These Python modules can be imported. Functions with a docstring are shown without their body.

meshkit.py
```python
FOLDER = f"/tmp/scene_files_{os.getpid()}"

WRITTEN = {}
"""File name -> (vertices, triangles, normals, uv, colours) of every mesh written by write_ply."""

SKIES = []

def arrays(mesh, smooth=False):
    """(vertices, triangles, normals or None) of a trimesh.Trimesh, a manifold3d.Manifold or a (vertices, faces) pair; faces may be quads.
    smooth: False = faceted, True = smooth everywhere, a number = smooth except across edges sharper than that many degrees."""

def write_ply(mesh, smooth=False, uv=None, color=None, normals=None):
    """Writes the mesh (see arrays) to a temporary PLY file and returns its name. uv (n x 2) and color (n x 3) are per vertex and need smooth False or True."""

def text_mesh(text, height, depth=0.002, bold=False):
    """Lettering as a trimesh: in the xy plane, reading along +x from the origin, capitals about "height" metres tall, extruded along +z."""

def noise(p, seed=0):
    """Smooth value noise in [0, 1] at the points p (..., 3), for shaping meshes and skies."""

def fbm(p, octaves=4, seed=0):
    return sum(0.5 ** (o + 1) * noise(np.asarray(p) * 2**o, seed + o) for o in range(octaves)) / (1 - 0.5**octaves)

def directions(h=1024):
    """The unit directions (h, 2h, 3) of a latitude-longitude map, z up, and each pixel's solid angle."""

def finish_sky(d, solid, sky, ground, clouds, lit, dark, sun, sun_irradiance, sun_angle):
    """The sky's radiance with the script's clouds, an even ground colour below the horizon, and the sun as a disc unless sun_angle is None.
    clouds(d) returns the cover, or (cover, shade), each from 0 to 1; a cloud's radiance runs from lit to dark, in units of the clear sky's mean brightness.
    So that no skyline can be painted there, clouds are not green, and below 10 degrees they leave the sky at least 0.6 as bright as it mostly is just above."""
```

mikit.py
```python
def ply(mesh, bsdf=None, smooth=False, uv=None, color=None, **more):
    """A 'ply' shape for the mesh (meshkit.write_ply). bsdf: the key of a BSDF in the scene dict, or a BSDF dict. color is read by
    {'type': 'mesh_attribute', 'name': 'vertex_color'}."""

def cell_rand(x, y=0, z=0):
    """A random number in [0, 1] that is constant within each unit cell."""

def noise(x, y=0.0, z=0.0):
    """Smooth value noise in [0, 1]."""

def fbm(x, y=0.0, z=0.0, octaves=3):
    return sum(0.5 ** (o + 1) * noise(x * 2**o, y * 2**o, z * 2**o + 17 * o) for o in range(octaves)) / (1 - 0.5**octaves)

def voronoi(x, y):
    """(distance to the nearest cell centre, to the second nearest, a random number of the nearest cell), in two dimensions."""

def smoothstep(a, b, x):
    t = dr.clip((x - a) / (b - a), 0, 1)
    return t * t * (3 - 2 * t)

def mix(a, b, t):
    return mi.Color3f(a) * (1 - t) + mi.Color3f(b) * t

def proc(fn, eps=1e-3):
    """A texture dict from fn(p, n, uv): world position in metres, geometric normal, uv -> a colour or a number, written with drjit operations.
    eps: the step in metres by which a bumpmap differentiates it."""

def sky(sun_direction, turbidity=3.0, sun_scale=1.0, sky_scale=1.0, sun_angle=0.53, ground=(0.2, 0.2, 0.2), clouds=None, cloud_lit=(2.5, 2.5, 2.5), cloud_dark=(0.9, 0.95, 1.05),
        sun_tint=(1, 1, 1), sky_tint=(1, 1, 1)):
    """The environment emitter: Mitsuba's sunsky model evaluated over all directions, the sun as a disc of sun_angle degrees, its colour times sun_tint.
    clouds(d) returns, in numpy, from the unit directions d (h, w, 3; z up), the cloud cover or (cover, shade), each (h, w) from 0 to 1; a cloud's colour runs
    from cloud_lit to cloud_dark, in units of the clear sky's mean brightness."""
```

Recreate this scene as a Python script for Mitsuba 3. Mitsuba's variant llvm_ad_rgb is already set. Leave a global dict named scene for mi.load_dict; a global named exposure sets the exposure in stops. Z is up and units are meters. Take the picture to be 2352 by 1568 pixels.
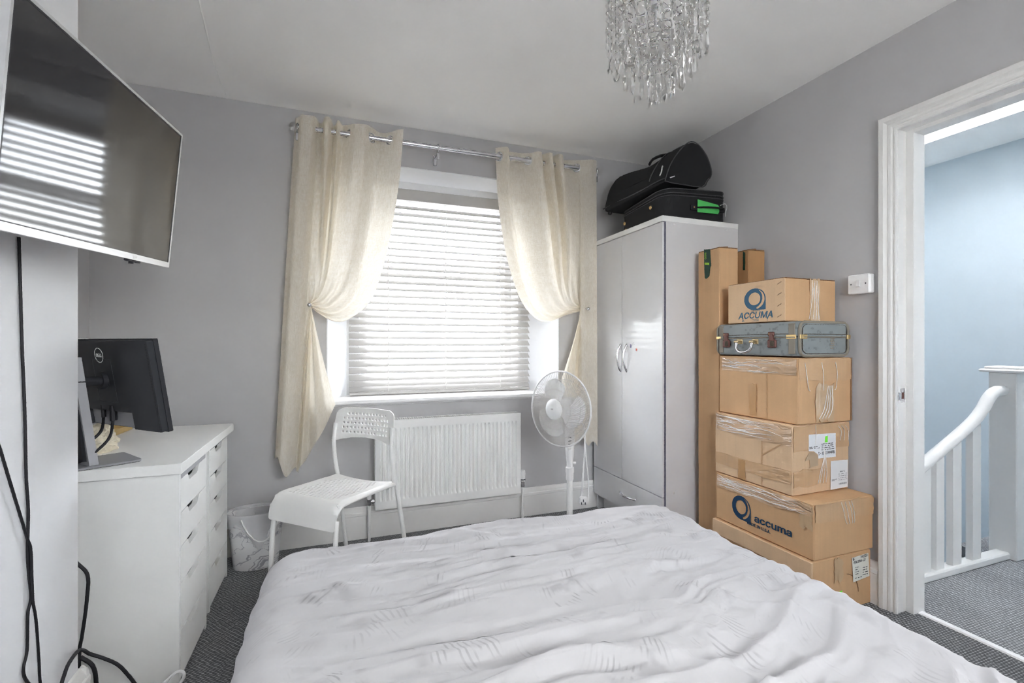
import math, random
import numpy as np, trimesh, mitsuba as mi, drjit as dr, mikit, meshkit
import manifold3d as m3
from shapely.geometry import Polygon, Point, box as sbox
from shapely import affinity
from shapely.ops import unary_union
T = mi.ScalarTransform4f
scene, labels = {}, {}
rng = np.random.default_rng(7)

# ------------------------------------------------------------------ camera, sky, exposure
YAW = math.atan2(404, 1080)
FW = np.array([math.sin(YAW), math.cos(YAW), 0.0])
scene['camera'] = {'type': 'perspective', 'fov_axis': 'x', 'fov': math.degrees(2 * math.atan(1176 / 1080)), 'near_clip': 0.02, 'far_clip': 200.0,
                   'principal_point_offset_y': -6 / 1568,
                   'to_world': T().look_at(origin=[0, 0, 1.10], target=[FW[0], FW[1], 1.10], up=[0, 0, 1])}
scene['sky'] = mikit.sky([0.3, -0.7, 0.75], turbidity=4.0, sun_scale=0.0, sky_scale=1.0, ground=(0.55, 0.55, 0.54),
                         clouds=lambda d: 0.45 + 0.5 * meshkit.fbm(d * 3.0, 4, 5), cloud_lit=(1.94, 1.9, 1.84), cloud_dark=(1, 1, 1), sky_tint=(1.04, 1.0, 0.94))
exposure = 6.5

# ------------------------------------------------------------------ materials
def rgb(*c): return {'type': 'rgb', 'value': list(c)}
def srgb(r, g, b):
    f = lambda v: (v / 255 / 12.92) if v <= 10.3 else ((v / 255 + 0.055) / 1.055) ** 2.4
    return (f(r), f(g), f(b))
def pr(name, color, rough=0.6, spec=0.4, metal=0.0, **k):
    c = color if isinstance(color, dict) else rgb(*color)
    scene[name] = {'type': 'twosided', 'bsdf': {'type': 'principled', 'base_color': c, 'roughness': rough, 'specular': spec, 'metallic': metal, **k}}
def bump(name, color, fn, scale, rough=0.6, spec=0.4, eps=1e-3, **k):
    c = color if isinstance(color, dict) else rgb(*color)
    scene[name] = {'type': 'twosided', 'bsdf': {'type': 'bumpmap', 'arbitrary': mikit.proc(fn, eps), 'scale': scale,
                   'bsdf': {'type': 'principled', 'base_color': c, 'roughness': rough, 'specular': spec, **k}}}
N, FB, SS, MX = mikit.noise, mikit.fbm, mikit.smoothstep, mikit.mix

def wallcol(a):
    def fn(p, n, uv):
        t = FB(p.x * 3, p.y * 3, p.z * 3, 3)
        return mi.Color3f(*a) * (0.97 + 0.06 * t)
    return fn
pr('wall_paint', mikit.proc(wallcol((0.50, 0.495, 0.50))), 0.75, 0.25)
pr('ceiling_paint', mikit.proc(wallcol((0.86, 0.855, 0.835))), 0.8, 0.2)
pr('chimney_paint', mikit.proc(wallcol((0.74, 0.745, 0.76))), 0.7, 0.25)
pr('hall_paint', mikit.proc(wallcol((0.62, 0.69, 0.735))), 0.75, 0.25)
pr('trim_paint', mikit.proc(wallcol((0.765, 0.757, 0.74))), 0.5, 0.35)
pr('gloss_trim', (0.80, 0.80, 0.80), 0.3, 0.5)
pr('reveal_paint', (0.80, 0.81, 0.83), 0.6, 0.3)

def carpet_h(p, n, uv):
    x, y = p.x * 64, p.y * 105
    row = dr.floor(y)
    x = x + 0.5 * (row - 2 * dr.floor(row / 2)) + 0.6 * N(p.x * 40, p.y * 40)
    a = x - dr.floor(x) - 0.5
    b = y - dr.floor(y) - 0.5
    d = dr.sqrt(a * a * 1.3 + b * b * 1.6)
    return SS(0.62, 0.1, d) * (0.6 + 0.4 * mikit.cell_rand(dr.floor(x), row, 3))
def carpet_c(lo, hi):
    def fn(p, n, uv):
        h = carpet_h(p, n, uv)
        t = dr.clip(h * 0.9 + 0.5 * (FB(p.x * 300, p.y * 300, 0, 2) - 0.5), 0, 1)
        return MX(lo, hi, t) * (0.85 + 0.3 * FB(p.x * 7, p.y * 7, 0, 2))
    return fn
bump('carpet', mikit.proc(carpet_c((0.10, 0.102, 0.108), (0.55, 0.555, 0.565))), carpet_h, 0.008, 0.95, 0.05)
bump('lit_carpet', mikit.proc(carpet_c((0.20, 0.205, 0.215), (0.78, 0.79, 0.80))), carpet_h, 0.006, 0.95, 0.05)  # same carpet, colour lightened to carry the stronger landing light

scene['glass'] = {'type': 'thindielectric', 'int_ior': 1.5}
scene['crystal'] = {'type': 'dielectric', 'int_ior': 1.5, 'specular_transmittance': rgb(0.94, 0.935, 0.925)}
scene['chrome'] = {'type': 'twosided', 'bsdf': {'type': 'roughconductor', 'material': 'none', 'specular_reflectance': rgb(0.72, 0.72, 0.74), 'alpha': 0.12}}
scene['mirror_chrome'] = {'type': 'twosided', 'bsdf': {'type': 'roughconductor', 'material': 'none', 'specular_reflectance': rgb(0.78, 0.78, 0.8), 'alpha': 0.05}}
pr('satin_silver', (0.62, 0.62, 0.63), 0.35, 0.5, 0.6)
pr('stand_silver', (0.48, 0.48, 0.50), 0.38, 0.5, 0.5)
pr('base_grey', (0.26, 0.265, 0.28), 0.45, 0.5, 0.2)
pr('brass', (0.66, 0.47, 0.22), 0.35, 0.5, 0.8)
pr('rust_brown', (0.13, 0.055, 0.045), 0.5, 0.4, 0.3)

def linen(p, n, uv):
    u, v = uv.x, uv.y
    t = 0.5 * N(u * 900, v * 60, 1) + 0.5 * N(u * 70, v * 1100, 5)
    return MX((0.80, 0.74, 0.63), (0.93, 0.89, 0.81), SS(0.2, 0.8, t))
scene['curtain_linen'] = {'type': 'principledthin', 'base_color': mikit.proc(linen), 'roughness': 0.85, 'diff_trans': 0.95, 'spec_trans': 0.0, 'sheen': 0.2}

def duvet_print(p, n, uv):
    x, y = uv.x, uv.y
    # sketchy grey brush-stroke motifs printed in loose staggered rows
    cx, cy = x / 0.21, y / 0.17
    row = dr.floor(cy)
    cx = cx + 0.5 * (row - 2 * dr.floor(row / 2))
    col = dr.floor(cx)
    r1, r2, r3 = mikit.cell_rand(col, row, 1), mikit.cell_rand(col, row, 2), mikit.cell_rand(col, row, 3)
    a, b = cx - col - 0.5 + 0.25 * (r1 - 0.5), cy - row - 0.5 + 0.25 * (r2 - 0.5)
    ang = (r3 - 0.5) * 1.6
    ca, sa = dr.cos(ang), dr.sin(ang)
    s, t = a * ca - b * sa, a * sa + b * ca
    env = SS(0.50, 0.16, dr.abs(s) + 0.35 * (N(x * 30, y * 30) - 0.5)) * SS(0.44, 0.14, dr.abs(t) + 0.4 * (N(x * 26 + 9, y * 34, 6) - 0.5))
    fan = s + 0.6 * t * s + 0.10 * N(x * 14, y * 14, 4)
    st = dr.abs(dr.sin(fan * 52 + 5 * N(x * 11, y * 11, 2)))
    strokes = SS(0.72, 1.0, st) * SS(0.42, 0.66, N(x * 46, y * 40, 7)) * SS(0.3, 0.6, N(x * 17, y * 17, 12))
    wash = 0.42 * SS(0.42, 0.72, FB(x * 20, y * 26, 3, 4)) * SS(0.35, 0.6, N(x * 9, y * 9, 15))
    k = env * dr.clip(strokes * 0.50 + wash, 0, 1) * (0.35 + 0.65 * mikit.cell_rand(col, row, 9))
    return MX((0.515, 0.51, 0.525), (0.20, 0.195, 0.205), dr.clip(k, 0, 1))
def weave(p, n, uv): return FB(uv.x * 260, uv.y * 260, 0, 2)
bump('duvet_cotton', mikit.proc(duvet_print), weave, 0.0006, 0.85, 0.15)
pr('mattress_fabric', (0.7, 0.7, 0.68), 0.9, 0.1)
pr('bed_base_fabric', (0.25, 0.25, 0.27), 0.9, 0.1)

def cardboard(c):
    c = [float(v) for v in c]
    def fn(p, n, uv):
        t = FB(p.x * 11, p.y * 11, p.z * 9, 3)
        g = N(p.x * 400, p.y * 400, p.z * 500)
        v = N(p.x * 130, p.y * 130, p.z * 2)
        return mi.Color3f(*c) * (0.90 + 0.14 * t + 0.05 * (g - 0.5) + 0.05 * (v - 0.5))
    return fn
pr('card_tan', mikit.proc(cardboard((0.60, 0.375, 0.205))), 0.75, 0.25)
pr('card_pale', mikit.proc(cardboard((0.66, 0.46, 0.29))), 0.75, 0.25)
pr('card_brown', mikit.proc(cardboard((0.47, 0.265, 0.125))), 0.75, 0.25)
pr('card_edge', mikit.proc(cardboard((0.25, 0.14, 0.075))), 0.85, 0.15)
def crinkle(p, n, uv):
    q = p.x * 0.7 + p.y
    return FB(q * 70 + 6 * N(p.z * 12, q * 9), p.z * 14, 3, 3) + 0.6 * dr.abs(N(q * 30, p.z * 90, 8) - 0.5)
bump('clear_tape', mikit.proc(cardboard((0.60, 0.385, 0.215))), crinkle, 0.011, 0.16, 0.75)
def streak(p, n, uv):
    w = p.z * 150 + 10 * N(p.y * 7, p.z * 9, 1) + 4 * N(p.y * 40, 0, 3)
    return dr.abs(N(w, p.y * 5, 2) - 0.5) + 0.4 * FB(w * 2, p.y * 12, 1, 2)
bump('stretch_film', mikit.proc(cardboard((0.64, 0.43, 0.265))), streak, 0.012, 0.12, 1.0)
def vstreak(p, n, uv):
    w = p.x * 150 + 8 * N(p.z * 9, p.x * 9, 1)
    return dr.abs(N(w, p.z * 9, 2) - 0.5) + 0.4 * FB(w * 2, p.z * 20, 1, 2)
bump('crumpled_tape', mikit.proc(cardboard((0.58, 0.40, 0.24))), vstreak, 0.012, 0.15, 0.9)
pr('film_glint', (0.80, 0.77, 0.73), 0.12, 1.0)  # whitish colour stands in for window highlights on film and tape
pr('card_crease', mikit.proc(cardboard((0.50, 0.31, 0.17))), 0.85, 0.15)
pr('brown_tape', mikit.proc(cardboard((0.50, 0.28, 0.12))), 0.3, 0.6)
pr('green_tape', (0.012, 0.05, 0.03), 0.35, 0.5)
pr('lime', (0.22, 0.85, 0.06), 0.6, 0.3)
pr('lime_print', (0.30, 0.50, 0.05), 0.5, 0.3)
pr('tag_green', (0.10, 0.55, 0.14), 0.6, 0.3)
pr('ink_blue', (0.055, 0.125, 0.20), 0.7, 0.2)
pr('ink_navy', (0.018, 0.050, 0.105), 0.7, 0.2)
pr('ink_black', (0.03, 0.03, 0.035), 0.7, 0.2)
pr('ink_grey', (0.30, 0.31, 0.32), 0.7, 0.2)
pr('paper_white', (0.76, 0.77, 0.78), 0.7, 0.2)
pr('paper_cream', (0.72, 0.71, 0.64), 0.7, 0.2)
pr('paper_torn', (0.50, 0.37, 0.25), 0.8, 0.2)

pr('white_lacquer', (0.80, 0.80, 0.785), 0.35, 0.45)
pr('desk_white', (0.74, 0.74, 0.725), 0.4, 0.4)
pr('drawer_inside', (0.35, 0.35, 0.36), 0.8, 0.2)
scene['gloss_white'] = {'type': 'twosided', 'bsdf': {'type': 'principled', 'base_color': rgb(0.64, 0.64, 0.65), 'roughness': 0.13, 'specular': 0.62, 'clearcoat': 0.5, 'clearcoat_gloss': 0.95}}
pr('wardrobe_side', (0.62, 0.61, 0.615), 0.45, 0.4)
pr('wardrobe_edge', (0.10, 0.10, 0.14), 0.4, 0.4)
pr('white_plastic', (0.80, 0.80, 0.80), 0.35, 0.45)
pr('white_enamel', (0.80, 0.80, 0.79), 0.42, 0.4)
pr('fan_wire', (0.60, 0.585, 0.56), 0.4, 0.45)
pr('old_brass', (0.42, 0.33, 0.19), 0.4, 0.5, 0.7)
pr('chair_plastic', (0.83, 0.83, 0.815), 0.35, 0.4)
pr('slat_white', (0.50, 0.49, 0.475), 0.4, 0.4)
pr('cord_white', (0.75, 0.74, 0.71), 0.8, 0.2)
pr('black_plastic', (0.022, 0.023, 0.027), 0.42, 0.45)
pr('monitor_black', (0.024, 0.026, 0.030), 0.36, 0.5)
pr('rubber_black', (0.015, 0.015, 0.018), 0.55, 0.35)
pr('grey_button', (0.06, 0.065, 0.08), 0.3, 0.5)
pr('logo_white', (0.7, 0.7, 0.7), 0.5, 0.3)
pr('logo_line', (0.05, 0.053, 0.06), 0.5, 0.3)
scene['screen_glass'] = {'type': 'twosided', 'bsdf': {'type': 'principled', 'base_color': rgb(0.012, 0.012, 0.014), 'roughness': 0.06, 'specular': 0.75}}
def fab(p, n, uv): return FB(p.x * 500, p.y * 500, p.z * 500, 2)
bump('black_nylon', (0.016, 0.0165, 0.018), fab, 0.0012, 0.75, 0.35)
pr('black_piping', (0.055, 0.055, 0.058), 0.5, 0.4)
def leather(p, n, uv):
    t = FB(p.x * 9, p.y * 9, p.z * 14, 4)
    s = SS(0.60, 0.75, FB(p.x * 60, p.y * 60, p.z * 60, 3))
    return MX((0.175, 0.198, 0.20), (0.265, 0.288, 0.288), t) * (1 - 0.25 * s)
bump('suitcase_leather', mikit.proc(leather), lambda p, n, uv: FB(p.x * 160, p.y * 160, p.z * 160, 3), 0.0015, 0.5, 0.4)
pr('suitcase_trim', (0.235, 0.21, 0.17), 0.6, 0.35)
pr('suitcase_seam', (0.07, 0.055, 0.04), 0.7, 0.2)
def marble(p, n, uv):
    w = FB(p.x * 9, p.y * 9, p.z * 11, 4)
    v = dr.abs(FB(p.x * 13 + 5 * w, p.y * 13, p.z * 10 + 4 * w, 3) - 0.5)
    return MX((0.36, 0.36, 0.385), (0.72, 0.72, 0.725), SS(0.0, 0.045, v)) * (0.86 + 0.2 * w)
pr('marble_plastic', mikit.proc(marble), 0.4, 0.4)
scene['bin_liner'] = {'type': 'principledthin', 'base_color': rgb(0.82, 0.82, 0.83), 'roughness': 0.4, 'diff_trans': 0.7, 'spec_trans': 0.25}
pr('crumpled_cream', (0.72, 0.66, 0.53), 0.8, 0.2)
pr('pine', (0.60, 0.44, 0.20), 0.6, 0.3)
def rough_brick(p, n, uv):
    return mi.Color3f(0.52, 0.50, 0.48) * (0.85 + 0.3 * FB(p.x * 3, p.y * 3, p.z * 6, 3))
pr('render_wall', mikit.proc(rough_brick), 0.9, 0.1)
pr('slate', (0.10, 0.11, 0.13), 0.7, 0.3)
pr('far_glass', (0.05, 0.06, 0.07), 0.2, 0.5)
pr('street', (0.30, 0.30, 0.30), 0.9, 0.1)
pr('sticker_red', (0.55, 0.12, 0.08), 0.5, 0.3)
pr('sticker_purple', (0.12, 0.10, 0.22), 0.5, 0.3)

# ------------------------------------------------------------------ mesh helpers
def uniq(key):
    used = lambda k: k in scene or k in labels or any(x.startswith(k + '__') for x in scene)
    if not used(key): return key
    i = 1
    while used(f'{key}_{i:03d}'): i += 1
    return f'{key}_{i:03d}'
def put(key, mesh, bsdf, smooth=30, **k):
    key = uniq(key)
    scene[key] = mikit.ply(mesh, bsdf, smooth, **k)
    return key
def thing(name, label, cat, group=None):
    k = uniq(name); labels[k] = {'label': label, 'category': cat}
    if group: labels[k]['group'] = group
    return k
def part(parent, name, mesh, bsdf, smooth=30, label=None, **k):
    key = put(parent + '__' + name, mesh, bsdf, smooth, **k)
    if label: labels[key] = {'label': label}
    return key
def whole(name, mesh, bsdf, label, cat, group=None, smooth=30, **kw):
    k = thing(name, label, cat, group); scene[k] = mikit.ply(mesh, bsdf, smooth, **kw); return k
def struct(name, mesh, bsdf, label=None, smooth=False):
    scene[name] = mikit.ply(mesh, bsdf, smooth); labels[name] = {'kind': 'structure'}
    if label: labels[name]['label'] = label
    return name
cat = trimesh.util.concatenate
def tm(v, f): return trimesh.Trimesh(np.asarray(v, float), np.asarray(f), process=False)
def bx(x0, x1, y0, y1, z0, z1, bev=0.0):
    if bev <= 0:
        m = trimesh.creation.box(bounds=[[x0, y0, z0], [x1, y1, z1]]); return m
    b = min(bev, (x1 - x0) * .49, (y1 - y0) * .49, (z1 - z0) * .49)
    pts = []
    for X, sx in ((x0, 1), (x1, -1)):
        for Y, sy in ((y0, 1), (y1, -1)):
            for Z, sz in ((z0, 1), (z1, -1)):
                pts += [[X, Y + sy * b, Z + sz * b], [X + sx * b, Y, Z + sz * b], [X + sx * b, Y + sy * b, Z]]
    return trimesh.convex.convex_hull(np.array(pts))
def basis(o, xd, yd):
    xd, yd = np.asarray(xd, float), np.asarray(yd, float)
    xd = xd / np.linalg.norm(xd); yd = yd - xd * (yd @ xd); yd = yd / np.linalg.norm(yd)
    m = np.eye(4); m[:3, 0], m[:3, 1], m[:3, 2], m[:3, 3] = xd, yd, np.cross(xd, yd), o
    return m
def at(mesh, o, xd=(1, 0, 0), yd=(0, 1, 0)):
    m = mesh.copy(); m.apply_transform(basis(o, xd, yd)); return m
def prism(poly, depth):
    if not isinstance(poly, (Polygon,)) and not hasattr(poly, 'geoms'): poly = Polygon(poly)
    return cat([trimesh.creation.extrude_polygon(g, depth, engine='earcut') for g in getattr(poly, 'geoms', [poly]) if g.area > 1e-12])
def catmull(pts, n):
    p = np.asarray(pts, float)
    p = np.vstack([2 * p[0] - p[1], p, 2 * p[-1] - p[-2]])
    out = []
    for i in range(1, len(p) - 2):
        t = np.linspace(0, 1, n, endpoint=False)[:, None]
        a, b, c, d = p[i - 1], p[i], p[i + 1], p[i + 2]
        out.append(0.5 * (2 * b + (c - a) * t + (2 * a - 5 * b + 4 * c - d) * t ** 2 + (3 * b - a - 3 * c + d) * t ** 3))
    out.append(p[-2:-1]); return np.vstack(out)
def tube(pts, r, n=10, closed=False, flat=None):
    p = np.asarray(pts, float)
    if closed: tg = np.roll(p, -1, 0) - np.roll(p, 1, 0)
    else: tg = np.gradient(p, axis=0)
    tg = tg / (np.linalg.norm(tg, axis=1, keepdims=True) + 1e-12)
    nrm = np.cross(tg[0], [0, 0, 1.0] if abs(tg[0][2]) < .9 else [1.0, 0, 0]); nrm /= np.linalg.norm(nrm)
    A = []
    for t in tg:
        nrm = nrm - t * (nrm @ t); nrm /= np.linalg.norm(nrm) + 1e-12; A.append(nrm.copy())
    A = np.array(A); B = np.cross(tg, A)
    r = np.broadcast_to(r, (len(p),)); ang = np.arange(n) * 2 * math.pi / n
    fy = 1.0 if flat is None else flat
    V = (p[:, None] + r[:, None, None] * (np.cos(ang)[None, :, None] * A[:, None] + fy * np.sin(ang)[None, :, None] * B[:, None])).reshape(-1, 3)
    F = []; m = len(p)
    for i in range(m if closed else m - 1):
        j = (i + 1) % m
        for k in range(n):
            l = (k + 1) % n
            F += [[i * n + k, i * n + l, j * n + l], [i * n + k, j * n + l, j * n + k]]
    if not closed:
        V = np.vstack([V, p[:1], p[-1:]])
        for k in range(n):
            l = (k + 1) % n
            F += [[m * n, l, k], [m * n + 1, (m - 1) * n + k, (m - 1) * n + l]]
    mesh = tm(V, F)
    return mesh
def cyl(a, b, r, n=16, r2=None):
    return tube([a, b], [r, r if r2 is None else r2], n)
def lathe(profile, n=32, o=(0, 0, 0), axis=(0, 0, 1)):
    prof = np.asarray(profile, float); m = len(prof); ang = np.arange(n) * 2 * math.pi / n
    V = np.stack([prof[:, None, 0] * np.cos(ang), prof[:, None, 0] * np.sin(ang), np.repeat(prof[:, 1:2], n, 1)], -1).reshape(-1, 3)
    F = []
    for i in range(m - 1):
        for k in range(n):
            l = (k + 1) % n
            F += [[i * n + k, i * n + l, (i + 1) * n + l], [i * n + k, (i + 1) * n + l, (i + 1) * n + k]]
    mesh = tm(V, F); ax = np.asarray(axis, float); ax /= np.linalg.norm(ax)
    x = np.cross([0, 1, 0] if abs(ax[1]) < .9 else [1, 0, 0], ax)
    return at(mesh, o, x, np.cross(ax, x))
def grid(P):
    h, w = P.shape[:2]
    i, j = np.meshgrid(np.arange(h - 1), np.arange(w - 1), indexing='ij')
    a = i * w + j
    F = np.stack([a, a + 1, a + w + 1, a + w], -1).reshape(-1, 4)
    return tm(P.reshape(-1, 3), np.vstack([F[:, [0, 1, 2]], F[:, [0, 2, 3]]]))
def rrect(w, h, r, n=6):
    return sbox(-w / 2 + r, -h / 2 + r, w / 2 - r, h / 2 - r).buffer(r, quad_segs=n)
def diff(a, *bs):
    return trimesh.boolean.difference([a, *bs], engine='manifold')
def hull(pts): return trimesh.convex.convex_hull(np.asarray(pts, float))
def text(s, h, o, xd, yd, depth=0.0006, bold=True, shear=0.0, width=None):
    m = meshkit.text_mesh(s, h, depth, bold)
    if width:
        w = m.bounds[1][0] - m.bounds[0][0]; m.apply_scale([width / w, 1, 1])
    if shear: m.vertices[:, 0] += shear * m.vertices[:, 1]
    return at(m, o, xd, yd)

# ================================================================== SETTING
XR, YB, ZC, XL = 2.15, 2.80, 2.372, -1.10
CHX, CHY = -0.685, 1.682
struct('floor', bx(-1.3, 2.245, -0.95, 3.2, -0.12, 0.0), 'carpet', 'dark grey loop pile bedroom carpet')
struct('ceiling', bx(-1.3, 2.26, -0.95, 3.3, ZC, ZC + 0.12), 'ceiling_paint', 'white painted ceiling')
seam = tube([[-0.40, 1.3, ZC], [-0.478, 2.06, ZC], [-0.518, 2.457, ZC], [-0.529, 2.78, ZC]], 0.0035, 6, flat=0.4)
part('ceiling', 'seam', seam, 'ceiling_paint')
wb = bx(-1.3, 2.3, YB, 3.24, -0.1, ZC + 0.05)
cut1 = hull([[x, y, z] for (y, x0, x1) in ((2.79, -0.050, 1.377), (3.05, 0.055, 1.262)) for x in (x0, x1) for z in (0.762, 2.137)])
cut2 = bx(0.09, 1.227, 3.0, 3.4, 0.775, 2.12)
struct('wall_back', diff(wb, cut1, cut2), 'wall_paint', 'grey painted wall with the window')
# white lined reveals, each its own thin board on the splayed masonry
def quad_board(a, b, z0, z1, t, inward):
    a, b = np.array(a), np.array(b); n = np.array(inward) / np.linalg.norm(inward) * t
    return hull([[*(q + o), z] for q in (a, b) for o in (0 * n, n) for z in (z0, z1)])
W1 = 'window_1'; labels[W1] = {'kind': 'structure', 'label': 'white sash window in a splayed reveal behind the blind'}
part(W1, 'reveal', quad_board((-0.050, 2.798), (0.055, 3.05), 0.785, 2.137, 0.006, (1, -0.4)), 'reveal_paint')
part(W1, 'reveal', quad_board((1.377, 2.798), (1.262, 3.05), 0.785, 2.137, 0.006, (-1, -0.4)), 'reveal_paint')
part(W1, 'soffit', hull([[x, y, z] for (y, x0, x1) in ((2.798, -0.050, 1.377), (3.05, 0.055, 1.262)) for x in (x0, x1) for z in (2.131, 2.137)]), 'reveal_paint')
sill = hull([[x, y, z] for (y, x0, x1) in ((2.80, -0.05, 1.377), (3.06, 0.055, 1.262)) for x in (x0, x1) for z in (0.762, 0.786)])
nose = [(2.752, .766), (2.749, .772), (2.749, .779), (2.753, .785), (2.80, .786), (2.80, .752), (2.785, .752), (2.778, .760)]
sn = at(prism([(y, z) for y, z in nose], 1.50), (-0.085, 0, 0), (0, 1, 0), (0, 0, 1))
part(W1, 'sill', cat([sill, sn]), 'gloss_trim', 40)
def frame(x0, x1, y0, y1, z0, z1, s, top, bot):
    return cat([bx(x0, x0 + s, y0, y1, z0, z1, .003), bx(x1 - s, x1, y0, y1, z0, z1, .003), bx(x0 + s, x1 - s, y0, y1, z1 - top, z1, .003), bx(x0 + s, x1 - s, y0, y1, z0, z0 + bot, .003)])
part(W1, 'frame', cat([frame(0.055, 1.262, 3.045, 3.20, 0.775, 2.137, 0.080, 0.075, 0.03)]), 'gloss_trim')
sl = part(W1, 'lower_sash', frame(0.133, 1.146, 3.075, 3.115, 0.805, 1.70, 0.05, 0.04, 0.07), 'gloss_trim')
part(sl, 'pane', bx(0.183, 1.096, 3.093, 3.0945, 0.875, 1.66), 'glass', False)
su = part(W1, 'upper_sash', frame(0.133, 1.146, 3.12, 3.16, 1.655, 2.062, 0.05, 0.045, 0.04), 'gloss_trim')
part(su, 'pane', bx(0.183, 1.096, 3.138, 3.1395, 1.695, 2.017), 'glass', False)

W3 = 'window_3'; labels[W3] = {'kind': 'structure', 'label': 'unseen white casement window added behind the bed for fill daylight'}  # unseen window, added behind the camera to brighten the room
part(W3, 'frame', cat([frame(.2, 1.4, -.90, -.84, 1.1, 2.15, .05, .05, .05), bx(.77, .83, -.90, -.84, 1.15, 2.10, .003)]), 'gloss_trim')
part(W3, 'pane', bx(.25, .77, -.872, -.870, 1.15, 2.10), 'glass', False)
part(W3, 'pane', bx(.83, 1.35, -.872, -.870, 1.15, 2.10), 'glass', False)
part(W3, 'sill', bx(.17, 1.43, -.84, -.76, 1.078, 1.10, .004), 'gloss_trim')

struct('wall_left', bx(XL - 0.15, XL, -0.95, 3.2, -0.05, ZC + .02), 'wall_paint', 'grey painted alcove wall')
struct('wall_chimney_breast', bx(XL, CHX, 0.15, CHY, -0.02, ZC + .01, 0.004), 'chimney_paint', 'white painted chimney breast on the left')
struct('wall_rear', diff(bx(-1.3, 2.3, -0.95, -0.80, -0.05, ZC + .02), bx(.2, 1.4, -1.0, -.7, 1.1, 2.15)), 'wall_paint', 'grey painted wall behind the bed')
DY0, DY1, DZ = 0.45, 1.245, 1.974          # door opening
wr = bx(XR, XR + 0.11, -0.95, 3.2, -0.05, ZC + .02)
struct('wall_right', diff(wr, bx(XR - .1, XR + .3, DY0 - .02, DY1 + .02, -0.2, DZ + .02)), 'wall_paint', 'grey painted wall with the doorway')
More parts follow.
